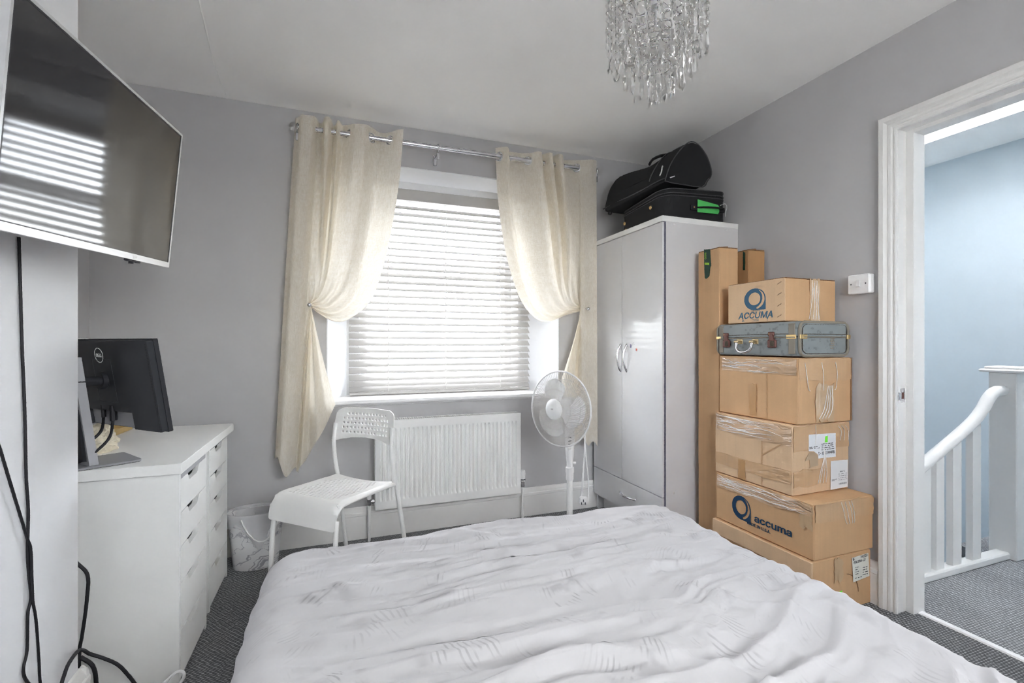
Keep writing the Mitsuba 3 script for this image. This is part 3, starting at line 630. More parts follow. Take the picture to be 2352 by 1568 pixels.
def duffel():
    t = thing('duffel_bag', 'soft black duffel bag slumped over the black suitcase', 'bag')
    near = np.array([(1.715, 2.008), (1.722, 2.03), (1.742, 2.09), (1.790, 2.165), (1.845, 2.222), (1.885, 2.236), (1.93, 2.222), (1.985, 2.175), (2.022, 2.115), (2.028, 2.075), (2.005, 2.045), (1.985, 2.012), (1.93, 2.004), (1.85, 2.004), (1.77, 2.004)])
    far = np.array([(1.612, 1.948), (1.612, 1.985), (1.640, 2.075), (1.678, 2.145), (1.715, 2.180), (1.77, 2.192), (1.83, 2.185), (1.89, 2.155), (1.935, 2.10), (1.945, 2.05), (1.935, 2.00), (1.90, 1.962), (1.82, 1.946), (1.74, 1.944), (1.67, 1.944)])
    def ring(a, n=72):
        c = catmull(np.vstack([a, a[:1]]), 10)[:-1]
        d = np.r_[0, np.cumsum(np.linalg.norm(np.diff(np.vstack([c, c[:1]]), axis=0), axis=1))]
        q = np.linspace(0, d[-1], n, endpoint=False); cc = np.vstack([c, c[:1]])
        return np.stack([np.interp(q, d, cc[:, k]) for k in (0, 1)], 1)
    A, B = ring(near), ring(far); n = len(A); ys = np.linspace(2.150, 2.665, 40)
    def sec(f, sc=1.0):
        r = A + (B - A) * f
        sag = -.014 * math.sin(math.pi * f) + .010 * math.sin(3 * math.pi * f)
        c = r.mean(0); r = c + (r - c) * sc
        r[:, 1] += sag * (r[:, 1] > c[1])
        return r
    V = []
    scs = []
    for i, y in enumerate(ys):
        f = i / (len(ys) - 1)
        sc = 1.0
        if f > .9: sc = math.sqrt(max(0, 1 - ((f - .9) / .1) ** 2 * .75))
        r = sec(f, sc)
        dent = .012 * meshkit.fbm(np.stack([r[:, 0] * 9, np.full(n, y * 9), r[:, 1] * 9], -1), 3, 5) - .006
        c = r.mean(0); dr_ = (r - c) / np.linalg.norm(r - c, axis=1, keepdims=True)
        r = r + dr_ * dent[:, None]
        yy = y - .10 * (r[:, 1] - 2.0) * (1 - f)       # near end leans toward the room at its crest
        V.append(np.stack([r[:, 0], yy, r[:, 1]], 1))
    # inward-dished near end
    end = []
    for k, sc in enumerate((.97, .8, .55, .28)):
        r = sec(0, sc); e = .006 - .030 * (1 - sc) ** .8 + .012 * meshkit.fbm(np.stack([r[:, 0] * 16, 0 * r[:, 0], r[:, 1] * 16], -1), 2, 9)
        end.append(np.stack([r[:, 0], 2.15 - .10 * (r[:, 1] - 2.0) - e + .012, r[:, 1]], 1))
    rows = end[::-1] + V
    V = np.vstack(rows); m = len(rows); F = []
    for i in range(m - 1):
        for a in range(n):
            b = (a + 1) % n; F += [[i * n + a, i * n + b, (i + 1) * n + b], [i * n + a, (i + 1) * n + b, (i + 1) * n + a]]
    V = np.vstack([V, rows[0].mean(0)[None], rows[-1].mean(0)[None] + [0, .004, 0]])
    for a in range(n):
        b = (a + 1) % n; F += [[m * n, b, a], [m * n + 1, (m - 1) * n + a, (m - 1) * n + b]]
    mm = tm(V, F); trimesh.repair.fix_normals(mm)
    low = np.array([CASE_TOP(x, min(y, 2.53)) + .0035 if y < 2.56 else -9 for x, y in mm.vertices[:, :2]])
    mm.vertices[:, 2] = np.maximum(mm.vertices[:, 2], low)
    part(t, 'body', mm, 'black_nylon', 50)
    def rail(f, push=.003):
        r = sec(f); c = r.mean(0); d = (r - c) / np.linalg.norm(r - c, axis=1, keepdims=True); r = r + d * push
        y = 2.150 + .515 * f
        z = np.maximum(r[:, 1], [CASE_TOP(a, 2.2) + .006 for a in r[:, 0]])
        return np.stack([r[:, 0], y - .10 * (r[:, 1] - 2.0) * (1 - f), z], 1)
    part(t, 'piping', tube(rail(0.0, .004), .0034, 7, closed=True), 'black_piping', True, label='grey piping around the end')
    part(t, 'strap_seam', tube(rail(.24, .004)[4:30], .006, 7, flat=.5), 'black_piping', True)
    # zip along the lower edge and pulls
    zp = [[1.712, 2.145, 2.02], [1.70, 2.20, 2.018], [1.688, 2.30, 2.008], [1.665, 2.42, 1.995], [1.64, 2.54, 1.985], [1.617, 2.64, 1.972]]
    part(t, 'zip', tube(catmull(zp, 8), .0035, 6), 'black_piping', True)
    part(t, 'zip_pull', cat([tube(catmull([[1.718, 2.178, 2.100], [1.712, 2.176, 2.085], [1.710, 2.178, 2.066], [1.702, 2.182, 2.045]], 6), .004, 8)]), 'satin_silver', True, label='silver zip pull')
    part(t, 'zip_pull', tube([[1.722, 2.120, 2.016], [1.735, 2.112, 2.020], [1.745, 2.110, 2.024]], .003, 7), 'satin_silver', True)
    hd = [[1.742, 2.33, 2.165], [1.758, 2.32, 2.193], [1.79, 2.30, 2.210], [1.825, 2.28, 2.216], [1.86, 2.26, 2.216]]
    part(t, 'carry_handle', tube(catmull(hd, 8), .016, 8, flat=.45), 'black_nylon', 40)
    part(t, 'skid_foot', lathe([(0, -.006), (.010, -.005), (.014, .004), (.012, .012), (0, .014)], 14, (1.655, 2.62, 1.940)), 'rubber_black', 40)
duffel()

# ================================================================== CARDBOARD BOXES
def warp(m, seed, amp=.003, step=.035):
    m = m.subdivide_to_size(step) if hasattr(m, 'subdivide_to_size') else m
    p = m.vertices
    m.vertices = p + amp * 2 * (np.stack([meshkit.fbm(p * 5.0 + k * 7.3, 3, seed + k) for k in range(3)], -1) - .5)
    return m
def carton(x0, x1, y0, y1, z0, z1, seed, bev=.004, amp=.0025):
    m = bx(x0, x1, y0, y1, z0, z1, bev)
    m = m.subdivide_to_size(.04); m.merge_vertices()
    return warp(m, seed, amp, .04) if False else _nz(m, seed, amp)
def _nz(m, seed, amp):
    p = np.array(m.vertices)
    m.vertices = p + amp * 2 * (np.stack([meshkit.fbm(p * 6.0 + k * 7.3, 3, seed + k) for k in range(3)], -1) - .5)
    return m
def decalX(poly, x, depth=.0012):          # on a face towards -X, poly in (-y, z)
    return at(prism(poly, depth), (x, 0, 0), (0, -1, 0), (0, 0, 1))
def decalY(poly, y, depth=.0012):          # on a face towards -Y, poly in (x, z)
    return at(prism(poly, depth), (0, y, 0), (1, 0, 0), (0, 0, 1))
def ragged(x0, x1, z0, z1, seed, j=.004):
    r = np.random.default_rng(seed); n = 7
    a = [(x0 + (x1 - x0) * i / n, z0 + r.uniform(-j, j)) for i in range(n + 1)]
    b = [(x1 + r.uniform(-j, j) * .6, z0 + (z1 - z0) * i / n) for i in range(1, n)]
    c = [(x1 - (x1 - x0) * i / n, z1 + r.uniform(-j, j)) for i in range(n + 1)]
    d = [(x0 + r.uniform(-j, j) * .6, z1 - (z1 - z0) * i / n) for i in range(1, n)]
    return Polygon(a + b + c + d).buffer(0)
def tape_glint_folds(parent, pts_list, r, bs='film_glint'):  # tape creases, made whitish to paint in their highlights
    for p in pts_list: part(parent, 'tape_glint_fold', tube(catmull(p, 6), r * .75, 5), bs, True)
def film_glint_folds(parent, x, y0, y1, z0, z1, n, seed):
    # film ridges coloured whitish as painted highlights, running along the face towards the room
    r = np.random.default_rng(seed)
    for k in range(n):
        a = r.uniform(y0, y1 - .08); b = min(y1, a + r.uniform(.08, .28)); z = r.uniform(z0, z1); d = r.uniform(-.02, .02)
        m = 5; pts = [[x - .0012 - .0012 * math.sin(math.pi * i / m), a + (b - a) * i / m, np.clip(z + d * i / m + r.uniform(-.004, .004), z0, z1)] for i in range(m + 1)]
        p = catmull(pts, 5); rad = r.uniform(.0007, .0017) * (.35 + .65 * np.sin(np.linspace(0.05, math.pi - .05, len(p))))
        part(parent, 'film_glint_fold', tube(p, rad, 5), 'film_glint', True)

def tall_box(x0, x1, y0, y1, z1, lab, seed):
    t = thing('tall_cardboard_box', lab, 'box', None)
    part(t, 'body', carton(x0, x1, y0, y1, 0, z1, seed, .003, .0018), 'card_brown' if seed > 50 else 'card_tan')
    w = (x1 - x0) * .47
    part(t, 'flap', hull([[x, y, z] for x in (x0 + .002, x0 + w) for y in (y0 + .002, y1 - .002) for z in (z1 + .001, z1 + .004)] + [[x0 + w, y, z1 + .010] for y in (y0 + .002, y1 - .002)]), 'card_edge')
    part(t, 'flap', hull([[x, y, z] for x in (x0 + w + .004, x1 - .002) for y in (y0 + .002, y1 - .002) for z in (z1 + .001, z1 + .006)]), 'card_edge')
    return t
a = tall_box(1.822, 1.945, 1.866, 2.016, 1.590, 'tall narrow cardboard box with green tape beside the wardrobe', 11)
tp = Polygon([(-1.972, 1.600), (-1.930, 1.594), (-1.922, 1.505), (-1.928, 1.502), (-1.934, 1.455), (-1.958, 1.442), (-1.966, 1.45), (-1.970, 1.52)])
g = part(a, 'tape', decalX(tp, 1.8225, .0022), 'green_tape', False, label='dark green printed tape')
part(g, 'print', cat([decalX(Polygon([(-1.966, 1.530), (-1.934, 1.524), (-1.934, 1.512), (-1.966, 1.518)]), 1.8212, .0013), text('ozo', .015, (1.8200, 1.955, 1.545), (0, 0, 1), (0, 1, 0), .0003)]), 'lime_print', False)
b = tall_box(2.016, 2.130, 1.866, 2.00, 1.592, 'second tall narrow cardboard box against the right wall', 61)
part(b, 'tape', at(prism([(0, 0), (.012, 0), (.012, .09), (0, .10)], .002), (2.016, 1.90, 1.49), (0, -1, 0), (0, 0, 1)), 'green_tape', False)

def emblem(tail=True):
    outer = Point(0, 0).buffer(1, quad_segs=32)
    sq = sbox(0, -1, 1, 0)
    body = unary_union([outer, sq])
    hole = affinity.scale(Point(-.03, .04).buffer(.56, quad_segs=32), 1.0, 1.05)
    arc = affinity.scale(Point(-.02, .0).buffer(.93, quad_segs=32), 1, 1.0).difference(affinity.scale(Point(-.22, .10).buffer(.93, quad_segs=32), .98, 1.0)).intersection(sbox(.16, -1, 2, 1))
    return body.difference(hole).difference(arc)
def emblem_at(x, y, z, w, h, mat, parent):
    e = affinity.translate(affinity.scale(emblem(), w / 2, h / 2, origin=(0, 0)), -y, z)
    part(parent, 'emblem', decalX(e, x, .0006), mat, False, label='dark blue emblem')

def box_top():
    t = thing('cardboard_box', 'topmost cardboard box of the stack, printed in blue capitals, on the grey suitcase', 'box')
    x0, x1, y0, y1, z0, z1 = 1.815, 2.128, 1.488, 1.800, 1.200, 1.386
    part(t, 'body', carton(x0, x1, y0, y1, z0, z1, 21, .003, .0012), 'card_tan')
    part(t, 'side_face', bx(x0 - .003, x0 + .001, y0 - .002, y1 - .001, z0 + .001, z1 + .001, .001), 'card_pale')
    for k in range(4):
        z = z0 + .024 + k * .048
        part(t, 'staple', cyl([x0 - .004, y0 + .014, z + .004], [x0 - .004, y0 + .034, z - .006], .0016, 6), 'card_edge')
    part(t, 'joint_strip', bx(x0 - .0045, x0 - .0028, y0 + .001, y0 + .046, z0 + .003, z1 - .002, .0005), 'card_pale')
    xf = x0 - .0032
    emblem_at(xf, 1.642, 1.307, .118, .100, 'ink_blue', t)
    part(t, 'lettering', text('ACCUMA', .028, (xf, 1.737, 1.220), (0, -1, 0), (0, 0, 1), .0006, True, .22, .190), 'ink_blue', False, label='blue capitals reading ACCUMA')
    part(t, 'small_print', cat([text('MANUFACTURED BY', .0035, (xf, 1.660, 1.2515), (0, -1, 0), (0, 0, 1), .0004, False), text('FRAGILE', .005, (xf, 1.650, 1.2085), (0, -1, 0), (0, 0, 1), .0004, False),
        decalX(affinity.translate(rrect(.034, .011, .001).difference(rrect(.0325, .0095, .001)), -1.639, 1.211), xf, .0004),
        decalX(affinity.translate(Polygon([(0, .007), (.007, -.005), (-.007, -.005)]).difference(Polygon([(0, .003), (.0035, -.003), (-.0035, -.003)])), -1.708, 1.212), xf, .0004),
        decalX(unary_union([Point(-1.574, 1.2165).buffer(.0035), sbox(-1.5745, 1.205, -1.5735, 1.215), sbox(-1.577, 1.2045, -1.571, 1.2055)]), xf, .0004)]), 'ink_blue', False)
    part(t, 'tape', decalY(ragged(1.962, 2.022, z0 + .002, z1 + .002, 3, .006), y0 - .0025, .0016), 'crumpled_tape', False, label='strip of crumpled clear tape')
    tape_glint_folds(t, [[[1.975 + dx, y0 - .004, z1 - .004], [1.972 + dx * 1.2, y0 - .006, 1.33], [1.968 + dx * 1.5, y0 - .005, 1.27], [1.955 + dx * 2, y0 - .004, z0 + .01]] for dx in (0, .012, .022, .030)], .0016)
    part(t, 'top_flap', bx(x0 + .002, x1 - .002, y0 + .001, y1 - .002, z1 + .001, z1 + .004, .001), 'card_edge')
box_top()

def old_suitcase():
    t = thing('vintage_suitcase', 'old scuffed grey-blue leather suitcase with rusty latches between two boxes', 'suitcase')
    x0, x1, y0, y1, z0, z1 = 1.800, 2.095, 1.406, 1.861, 1.0475, 1.196
    def slab(za, zb, grow=0.0):
        # rounded on all vertical corners and soft top and bottom edges
        r = .028; pts = []
        for X, sx in ((x0 - grow, 1), (x1 + grow, -1)):
            for Y, sy in ((y0 - grow, 1), (y1 + grow, -1)):
                for a in np.linspace(0, math.pi / 2, 6):
                    cx, cy = X + sx * r, Y + sy * r
                    px, py = cx - sx * r * math.cos(a), cy - sy * r * math.sin(a)
                    for zz, e in ((za, .010), (za + .004, .003), (za + .012, 0), (zb - .012, 0), (zb - .004, .003), (zb, .010)):
                        if za > z0 + .02 and zz < za + .012: e = 0
                        if zb < z1 - .02 and zz > zb - .012: e = 0
                        pts.append([px + sx * e * math.cos(a) * 1.0, py + sy * e * math.sin(a), zz])
        return hull(pts)
    zm = 1.132
    part(t, 'base', slab(z0, zm - .001), 'suitcase_leather', 35)
    part(t, 'lid', slab(zm + .001, z1, .0015), 'suitcase_leather', 35)
    # end-face binding (towards the camera) and the corner bindings
    def endloop(inset, y, r, n=80):
        ls = affinity.translate(rrect(x1 - x0 - 2 * inset, z1 - z0 - 2 * inset, .026, 8), (x0 + x1) / 2, (z0 + z1) / 2).exterior
        return [[*(lambda q: (q[0], y, q[1]))(ls.interpolate(i / n, normalized=True).coords[0])] for i in range(n)]
    part(t, 'binding', cat([tube(endloop(.004, y0 + .004, 0), .0065, 8, closed=True), tube(endloop(.004, y1 - .004, 0), .0065, 8, closed=True)]), 'suitcase_trim', True)
    part(t, 'binding_stitching', tube(endloop(.013, y0 - .0005, 0), .0014, 6, closed=True), 'suitcase_seam', True)
    def band(ya, yb):
        return cat([bx(x0 - .0035, x0 + .002, ya, yb, z0 + .010, z1 - .010, .0015), hull([[x0 - .003 + a, y, z1 - .011 + b] for a, b in ((0, 0), (.010, .0115), (.012, .0115), (.004, -.002)) for y in (ya, yb)]), bx(x0 + .009, x0 + .06, ya, yb, z1 - .001, z1 + .0018, .0008)])
    part(t, 'corner_band', band(y0 + .022, y0 + .052), 'suitcase_trim')
    part(t, 'corner_band', band(y1 - .045, y1 - .018), 'suitcase_trim')
    part(t, 'lid_bead', cat([tube([[x0 - .003, y, zm - .004 + .002 * math.sin(y * 9)] for y in np.linspace(y0 + .02, y1 - .02, 30)], .0028, 6), tube([[x, y0 - .003, zm - .002] for x in np.linspace(x0 + .02, x1 - .02, 12)], .0028, 6)]), 'suitcase_trim', True)
    part(t, 'lid_stitching', cat([tube([[x0 - .002, y, zm + .010 + .002 * math.sin(y * 9)] for y in np.linspace(y0 + .03, y1 - .02, 30)], .0012, 5), tube([[x, y0 - .0022, zm + .010] for x in np.linspace(x0 + .02, x1 - .02, 12)], .0012, 5)]), 'suitcase_seam', True)
    for (x, y, d) in ((x0 - .0045, y0 + .022, 0), (x1 - .016, y0 - .006, 1), (x0 - .0045, y1 - .03, 2)):
        m = cat([bx(x, x + .003, y - .006, y + .040, zm - .010, zm + .008, .001), bx(x, x + .042, y0 - .0045, y0 - .001, zm - .010, zm + .008, .001)]) if d == 0 else (bx(x, x + .018, y, y + .008, zm - .010, zm + .008, .001) if d == 1 else bx(x, x + .003, y, y + .03, zm - .008, zm + .006, .001))
        part(t, 'corner_clip', m, 'brass', label='brass corner clip')
    for y in (1.535, 1.792):
        l = part(t, 'latch', cat([bx(x0 - .012, x0, y - .022, y + .022, zm - .048, zm - .012, .004), hull([[x0 - a, y + b, zm + c] for a in (.002, .011) for b, c in ((-.012, -.016), (.010, -.016), (.012, .008), (-.004, .012))]), bx(x0 - .008, x0, y - .010, y + .022, zm + .004, zm + .022, .003)]), 'rust_brown', label='rusty brown latch')
        part(l, 'catch_plate', bx(x0 - .0155, x0 - .011, y - .016, y + .004, zm - .042, zm - .018, .002), 'suitcase_seam')
        part(l, 'screw', lathe([(0, .003), (.0025, .002), (.003, 0)], 10, (x0 - .008, y + .014, zm + .013), (-1, 0, 0)), 'brass')
    n = 40; s = np.linspace(0, 1, n)
    ya, yb, zc = 1.715, 1.628, zm - .022
    hp = np.stack([x0 - .020 - .012 * np.sin(math.pi * s), ya + (yb - ya) * (0.5 - .5 * np.cos(math.pi * s)), zc - .048 * np.sin(math.pi * s) ** .55], 1)
    h = part(t, 'handle', tube(hp, .0058, 10), 'chrome', True, label='worn metal carry handle')
    for y in (ya, yb):
        part(h, 'handle_mount', cat([bx(x0 - .004, x0 + .002, y - .017, y + .017, zc - .010, zc + .014, .002), cyl([x0 - .02, y - .012, zc + .001], [x0 - .02, y + .012, zc + .001], .007, 12), bx(x0 - .02, x0, y - .008, y + .008, zc - .005, zc + .007, .002)]), 'old_brass')
    part(t, 'scuff', decalY(unary_union([ragged(1.975 + dx, 1.991 + dx + w, 1.08 + k * .010, 1.0855 + k * .010, k + 40, .0025) for k, (dx, w) in enumerate(((.004, .004), (.0, .012), (.006, .006), (.002, .010), (.004, .008)))]), y0 - .0006, .0008), 'suitcase_trim', False)
old_suitcase()

def box_taped():
    t = thing('cardboard_box', 'taped plain cardboard box directly under the grey suitcase', 'box')
    x0, x1, y0, y1, z0, z1 = 1.812, 2.132, 1.424, 1.857, .7605, 1.0415
    part(t, 'body', carton(x0, x1, y0, y1, z0, z1, 31), 'card_tan')
    part(t, 'tape', decalX(ragged(-1.835, -1.430, z1 - .072, z1 - .008, 5, .003), x0 - .0020, .0018), 'stretch_film', False, label='wide band of shiny clear tape')
    film_glint_folds(t, x0 - .0038, 1.45, 1.835, z1 - .068, z1 - .014, 16, 5)
    part(t, 'tape', decalX(ragged(-1.668, -1.632, z0 + .010, z0 + .155, 6, .003), x0 - .0022, .0018), 'brown_tape', False, label='strip of brown tape')
    part(t, 'tape', decalY(ragged(x0 + .002, x1 - .003, z1 - .098, z1 - .004, 7, .004), y0 - .0022, .0015), 'clear_tape', False)
    part(t, 'tape', decalY(ragged(1.915, 2.025, z0 + .006, z0 + .165, 8, .012), y0 - .0024, .0018), 'crumpled_tape', False)
    tape_glint_folds(t, [[[1.845 + dx, y0 - .005, z1 - .02], [1.852 + dx, y0 - .008, z1 - .07], [1.866 + dx * .9, y0 - .006, z1 - .13], [1.878 + dx * .8, y0 - .004, z1 - .14]] for dx in (0, .10, .185)] +
         [[[1.93 + dx, y0 - .005, z0 + .02], [1.952 + dx * .9, y0 - .010, z0 + .06], [1.97 + dx * .6, y0 - .009, z0 + .12], [1.985 + dx * .5, y0 - .005, z0 + .16]] for dx in (0, .018, .035, .055)], .0017)
    part(t, 'side_crease', bx(x0 - .0022, x0 - .0005, 1.575, 1.577, z0 + .004, z1 - .07), 'card_crease', False)
    part(t, 'side_flap', bx(x1 - .003, x1 + .004, y0 - .004, y0 + .006, z0 + .002, z1 - .002, .001), 'card_edge')
box_taped()

def codeless_lines(x0, x1, z0, z1, n, seed, h=.0035):
    r = np.random.default_rng(seed); out = []
    for k in range(n):
        z = z1 - (z1 - z0) * (k + .5) / n; x = x0
        while x < x1 - .006:
            w = min(r.uniform(.005, .02), x1 - x); out.append(sbox(x, z - h / 2, x + w, z + h / 2)); x += w + r.uniform(.002, .010)
            if r.random() < .18: break
    return unary_union(out)
def box_labels():
    t = thing('cardboard_box', 'film-wrapped cardboard box with two white shipping labels on its end', 'box')
    x0, x1, y0, y1, z0, z1 = 1.789, 2.132, 1.432, 1.860, .462, .757
    m = carton(x0, x1, y0, y1, z0, z1, 41)
    part(t, 'body', m, 'card_pale')
    part(t, 'film', decalX(ragged(-1.852, -1.436, z1 - .085, z1 - .006, 15, .008), x0 - .0022, .0022), 'stretch_film', False, label='shiny band of stretch film')
    film_glint_folds(t, x0 - .0044, 1.45, 1.845, z1 - .080, z1 - .010, 26, 6)
    part(t, 'tape', decalX(ragged(-1.855, -1.436, z0 + .045, z0 + .100, 16, .003), x0 - .0018, .0014), 'clear_tape', False)
    part(t, 'tape', decalX(ragged(-1.712, -1.672, z0 + .004, z0 + .095, 17, .002), x0 - .0024, .0014), 'brown_tape', False)
    part(t, 'side_crease', decalX(unary_union([sbox(-1.583, z0 + .006, -1.580, z1 - .08), Polygon([(-1.58, .60), (-1.48, .672), (-1.48, .676), (-1.582, .606)])]), x0 - .0016, .0012), 'card_crease', False)
    part(t, 'film', decalY(ragged(x0 + .004, x1 - .002, z1 - .11, z1 - .004, 18, .006), y0 - .0018, .0014), 'clear_tape', False)
    part(t, 'tape', decalY(ragged(x0 + .004, 1.99, z0 + .035, z0 + .105, 19, .006), y0 - .0020, .0012), 'clear_tape', False)
    tape_glint_folds(t, [[[1.955 + dx, y0 - .004, z0 + .04], [1.962 + dx * .8, y0 - .007, z0 + .09], [1.972 + dx * .2, y0 - .007, z0 + .15], [1.974, y0 - .004, z0 + .185]] for dx in (-.02, -.008, .01, .028)] +
         [[[2.06 + dx, y0 - .004, z1 - .015], [2.075 + dx, y0 - .007, z1 - .04], [2.07 + dx * 1.2, y0 - .005, z1 - .08]] for dx in (0, .02, .045)] + [[[1.92, y0 - .004, z1 - .004], [1.921, y0 - .006, z1 - .05], [1.918, y0 - .004, z1 - .085]]], .0016)
    yl = y0 - .0030
    lp = Polygon([(1.880, .7155), (2.044, .7120), (2.044, .6085), (1.937, .6095), (1.936, .626), (1.91, .643), (1.880, .645)])
    l = part(t, 'shipping_label', decalY(lp, yl, .0008), 'paper_white', False, label='white label printed upside down')
    yt = yl - .0008
    part(l, 'print', cat([text('Material: 2210 - 5', .0125, (2.038, yt, .637), (-1, 0, -.01), (0, 0, -1), .0004, True, 0, .100)] + [decalY(codeless_lines(1.955, 2.04, .641, .674, 4, 4, .003), yt, .0004), decalY(codeless_lines(1.883, 1.945, .652, .664, 2, 5, .0025), yt, .0004)]), 'ink_black', False)
    part(l, 'green_sticker', decalY(Polygon([(1.979, .702), (1.994, .703), (1.993, .676), (1.976, .675)]), yt, .0006), 'lime', False, label='bright green sticker')
    part(t, 'torn_patch', decalY(Polygon([(1.858, .605), (1.885, .640), (1.91, .640), (1.936, .622), (1.936, .580), (1.888, .575), (1.885, .61)]), yl + .0002, .0006), 'paper_torn', False)
    l = part(t, 'shipping_label', decalY(Polygon([(2.014, .592), (2.122, .589), (2.120, .470), (2.012, .467)]), yl, .0008), 'paper_white', False, label='white portrait label near the corner')
    part(l, 'print', cat([decalY(codeless_lines(2.06, 2.116, .500, .535, 4, 8, .0024), yt, .0004), decalY(codeless_lines(2.018, 2.05, .503, .512, 2, 9, .003), yt, .0004), decalY(unary_union([sbox(2.064 + i * .0042, .484, 2.066 + i * .0042 + (i % 3) * .0006, .4915) for i in range(12)]), yt, .0004), decalY(codeless_lines(2.07, 2.10, .537, .545, 1, 10, .005), yt, .0004)]), 'ink_grey', False)
box_labels()

def box_accuma():
    t = thing('cardboard_box', 'wide cardboard box with blue lowercase lettering and film along its top edge', 'box')
    x0, x1, y0, y1, z0, z1 = 1.788, 2.142, 1.336, 1.855, .231, .458
    part(t, 'body', carton(x0, x1, y0, y1, z0, z1, 51), 'card_tan')
    part(t, 'film', decalX(ragged(-1.845, -1.345, z1 - .058, z1 - .004, 25, .009), x0 - .0025, .0025), 'stretch_film', False, label='shiny stretch film along the top edge')
    film_glint_folds(t, x0 - .0050, 1.35, 1.84, z1 - .055, z1 - .008, 28, 7)
    part(t, 'tape', decalX(ragged(-1.395, -1.340, z1 - .105, z1 - .006, 26, .008), x0 - .0030, .0016), 'crumpled_tape', False)
    part(t, 'film', decalY(ragged(x0 + .004, x1 - .004, z1 - .075, z1 - .004, 27, .005), y0 - .002, .0016), 'clear_tape', False)
    tape_glint_folds(t, [[[1.94 + dx, y0 - .003, z1 - .006], [1.95 + dx, y0 - .006, z1 - .04], [1.965 + dx * .9, y0 - .005, z1 - .085], [1.975 + dx * .7, y0 - .004, z1 - .10]] for dx in (0, .022, .045, .06)], .0017)
    emblem_at(x0 - .0022, 1.695, .330, .108, .110, 'ink_navy', t)
    part(t, 'lettering', text('accuma', .030, (x0 - .0022, 1.622, .293), (0, -1, 0), (0, 0, 1), .0008, True, 0, .188), 'ink_navy', False, label='navy lettering reading accuma')
    part(t, 'small_print', text('MADE IN U.S.A.', .0125, (x0 - .0022, 1.662, .268), (0, -1, 0), (0, 0, 1), .0008, True, 0, .125), 'ink_navy', False)
    part(t, 'top_seam', bx(x0 + .01, x1 - .02, y0 + .20, y0 + .204, z1 - .001, z1 + .0012), 'card_edge', False)
box_accuma()

def box_bottom():
    t = thing('cardboard_box', 'bottom cardboard box of the stack, on the carpet, with a cream handwritten label', 'box')
    x0, x1, y0, y1, z0, z1 = 1.782, 2.132, 1.340, 1.862, 0, .228
    part(t, 'body', carton(x0, x1, y0, y1, z0, z1, 71), 'card_tan')
    part(t, 'lid', cat([bx(x0 - .010, x0 + .002, y0 - .004, y1, z1 - .070, z1 - .001, .002)]), 'card_pale')
    part(t, 'tape', decalY(ragged(1.905, 1.955, z1 - .10, z1 - .004, 35, .008), y0 - .0022, .0016), 'crumpled_tape', False)
    n = 24; arc = [[1.966 + .085 * math.sin(a), y0 - .0020, .085 + .085 * math.cos(a) - .02] for a in np.linspace(.2, 1.6, n)]
    part(t, 'cut_line', tube(arc, .0012, 5), 'card_edge', True)
    l = part(t, 'inspection_label', decalY(Polygon([(2.010, .2105), (2.110, .2165), (2.118, .118), (2.018, .108)]), y0 - .003, .0010), 'paper_cream', False, label='cream label with handwriting')
    yt = y0 - .0040
    part(l, 'print', cat([text('PASSED', .0105, (2.062, yt, .2015), (1, 0, .05), (0, 0, 1), .0004, True, 0, .042), text('P/N 2006-23', .0105, (2.020, yt, .184), (1, 0, .05), (0, 0, 1), .0004, True, .2, .070), decalY(affinity.translate(Point(0, 0).buffer(.0055).difference(Point(.001, .001).buffer(.003)), 2.020, .2035), yt, .0004), decalY(codeless_lines(2.030, 2.05, .135, .172, 4, 3, .0025), yt, .0004), decalY(codeless_lines(2.076, 2.108, .125, .165, 4, 6, .003), yt, .0004), decalY(codeless_lines(2.028, 2.07, .118, .128, 1, 12, .0025), yt, .0004)]), 'ink_black', False)
    part(t, 'green_sticker', decalY(Polygon([(1.930, .083), (1.951, .086), (1.950, .060), (1.929, .060)]), y0 - .0030, .0008), 'lime', False, label='bright green sticker')
box_bottom()

# ================================================================== LIGHT SWITCH, SOCKET
def light_switch():
    t = thing('light_switch', 'white surface-mounted light switch on the wall beside the doorway', 'switch')
    y0, y1, z0, z1 = 1.334, 1.424, 1.318, 1.401
    part(t, 'back_box', bx(2.122, 2.150, y0 + .001, y1 - .001, z0 + .001, z1 - .001, .004), 'white_plastic')
    part(t, 'plate', bx(2.113, 2.122, y0, y1, z0, z1, .0035), 'white_plastic')
    part(t, 'rocker', hull([[2.1125, y, z] for y in (1.371, 1.387) for z in (1.347, 1.376)] + [[2.107, y, 1.349] for y in (1.372, 1.386)] + [[2.111, y, 1.374] for y in (1.372, 1.386)]), 'white_plastic')
    for y in (1.349, 1.409): part(t, 'screw', lathe([(0, .0008), (.0025, .0008), (.003, 0)], 12, (2.1128, y, 1.360), (-1, 0, 0)), 'ink_black', 40)
light_switch()
def socket():
    t = thing('wall_socket', 'white wall socket with two round plugs above the monitor', 'socket')
    part(t, 'plate', bx(-1.100, -1.088, 2.62, 2.77, 1.055, 1.128, .003), 'white_plastic')
    for y in (2.662, 2.728): part(t, 'plug', lathe([(0, .034), (.012, .033), (.020, .026), (.023, .012), (.023, 0)], 24, (-1.088, y, 1.088), (1, 0, 0)), 'white_plastic', 40)
socket()

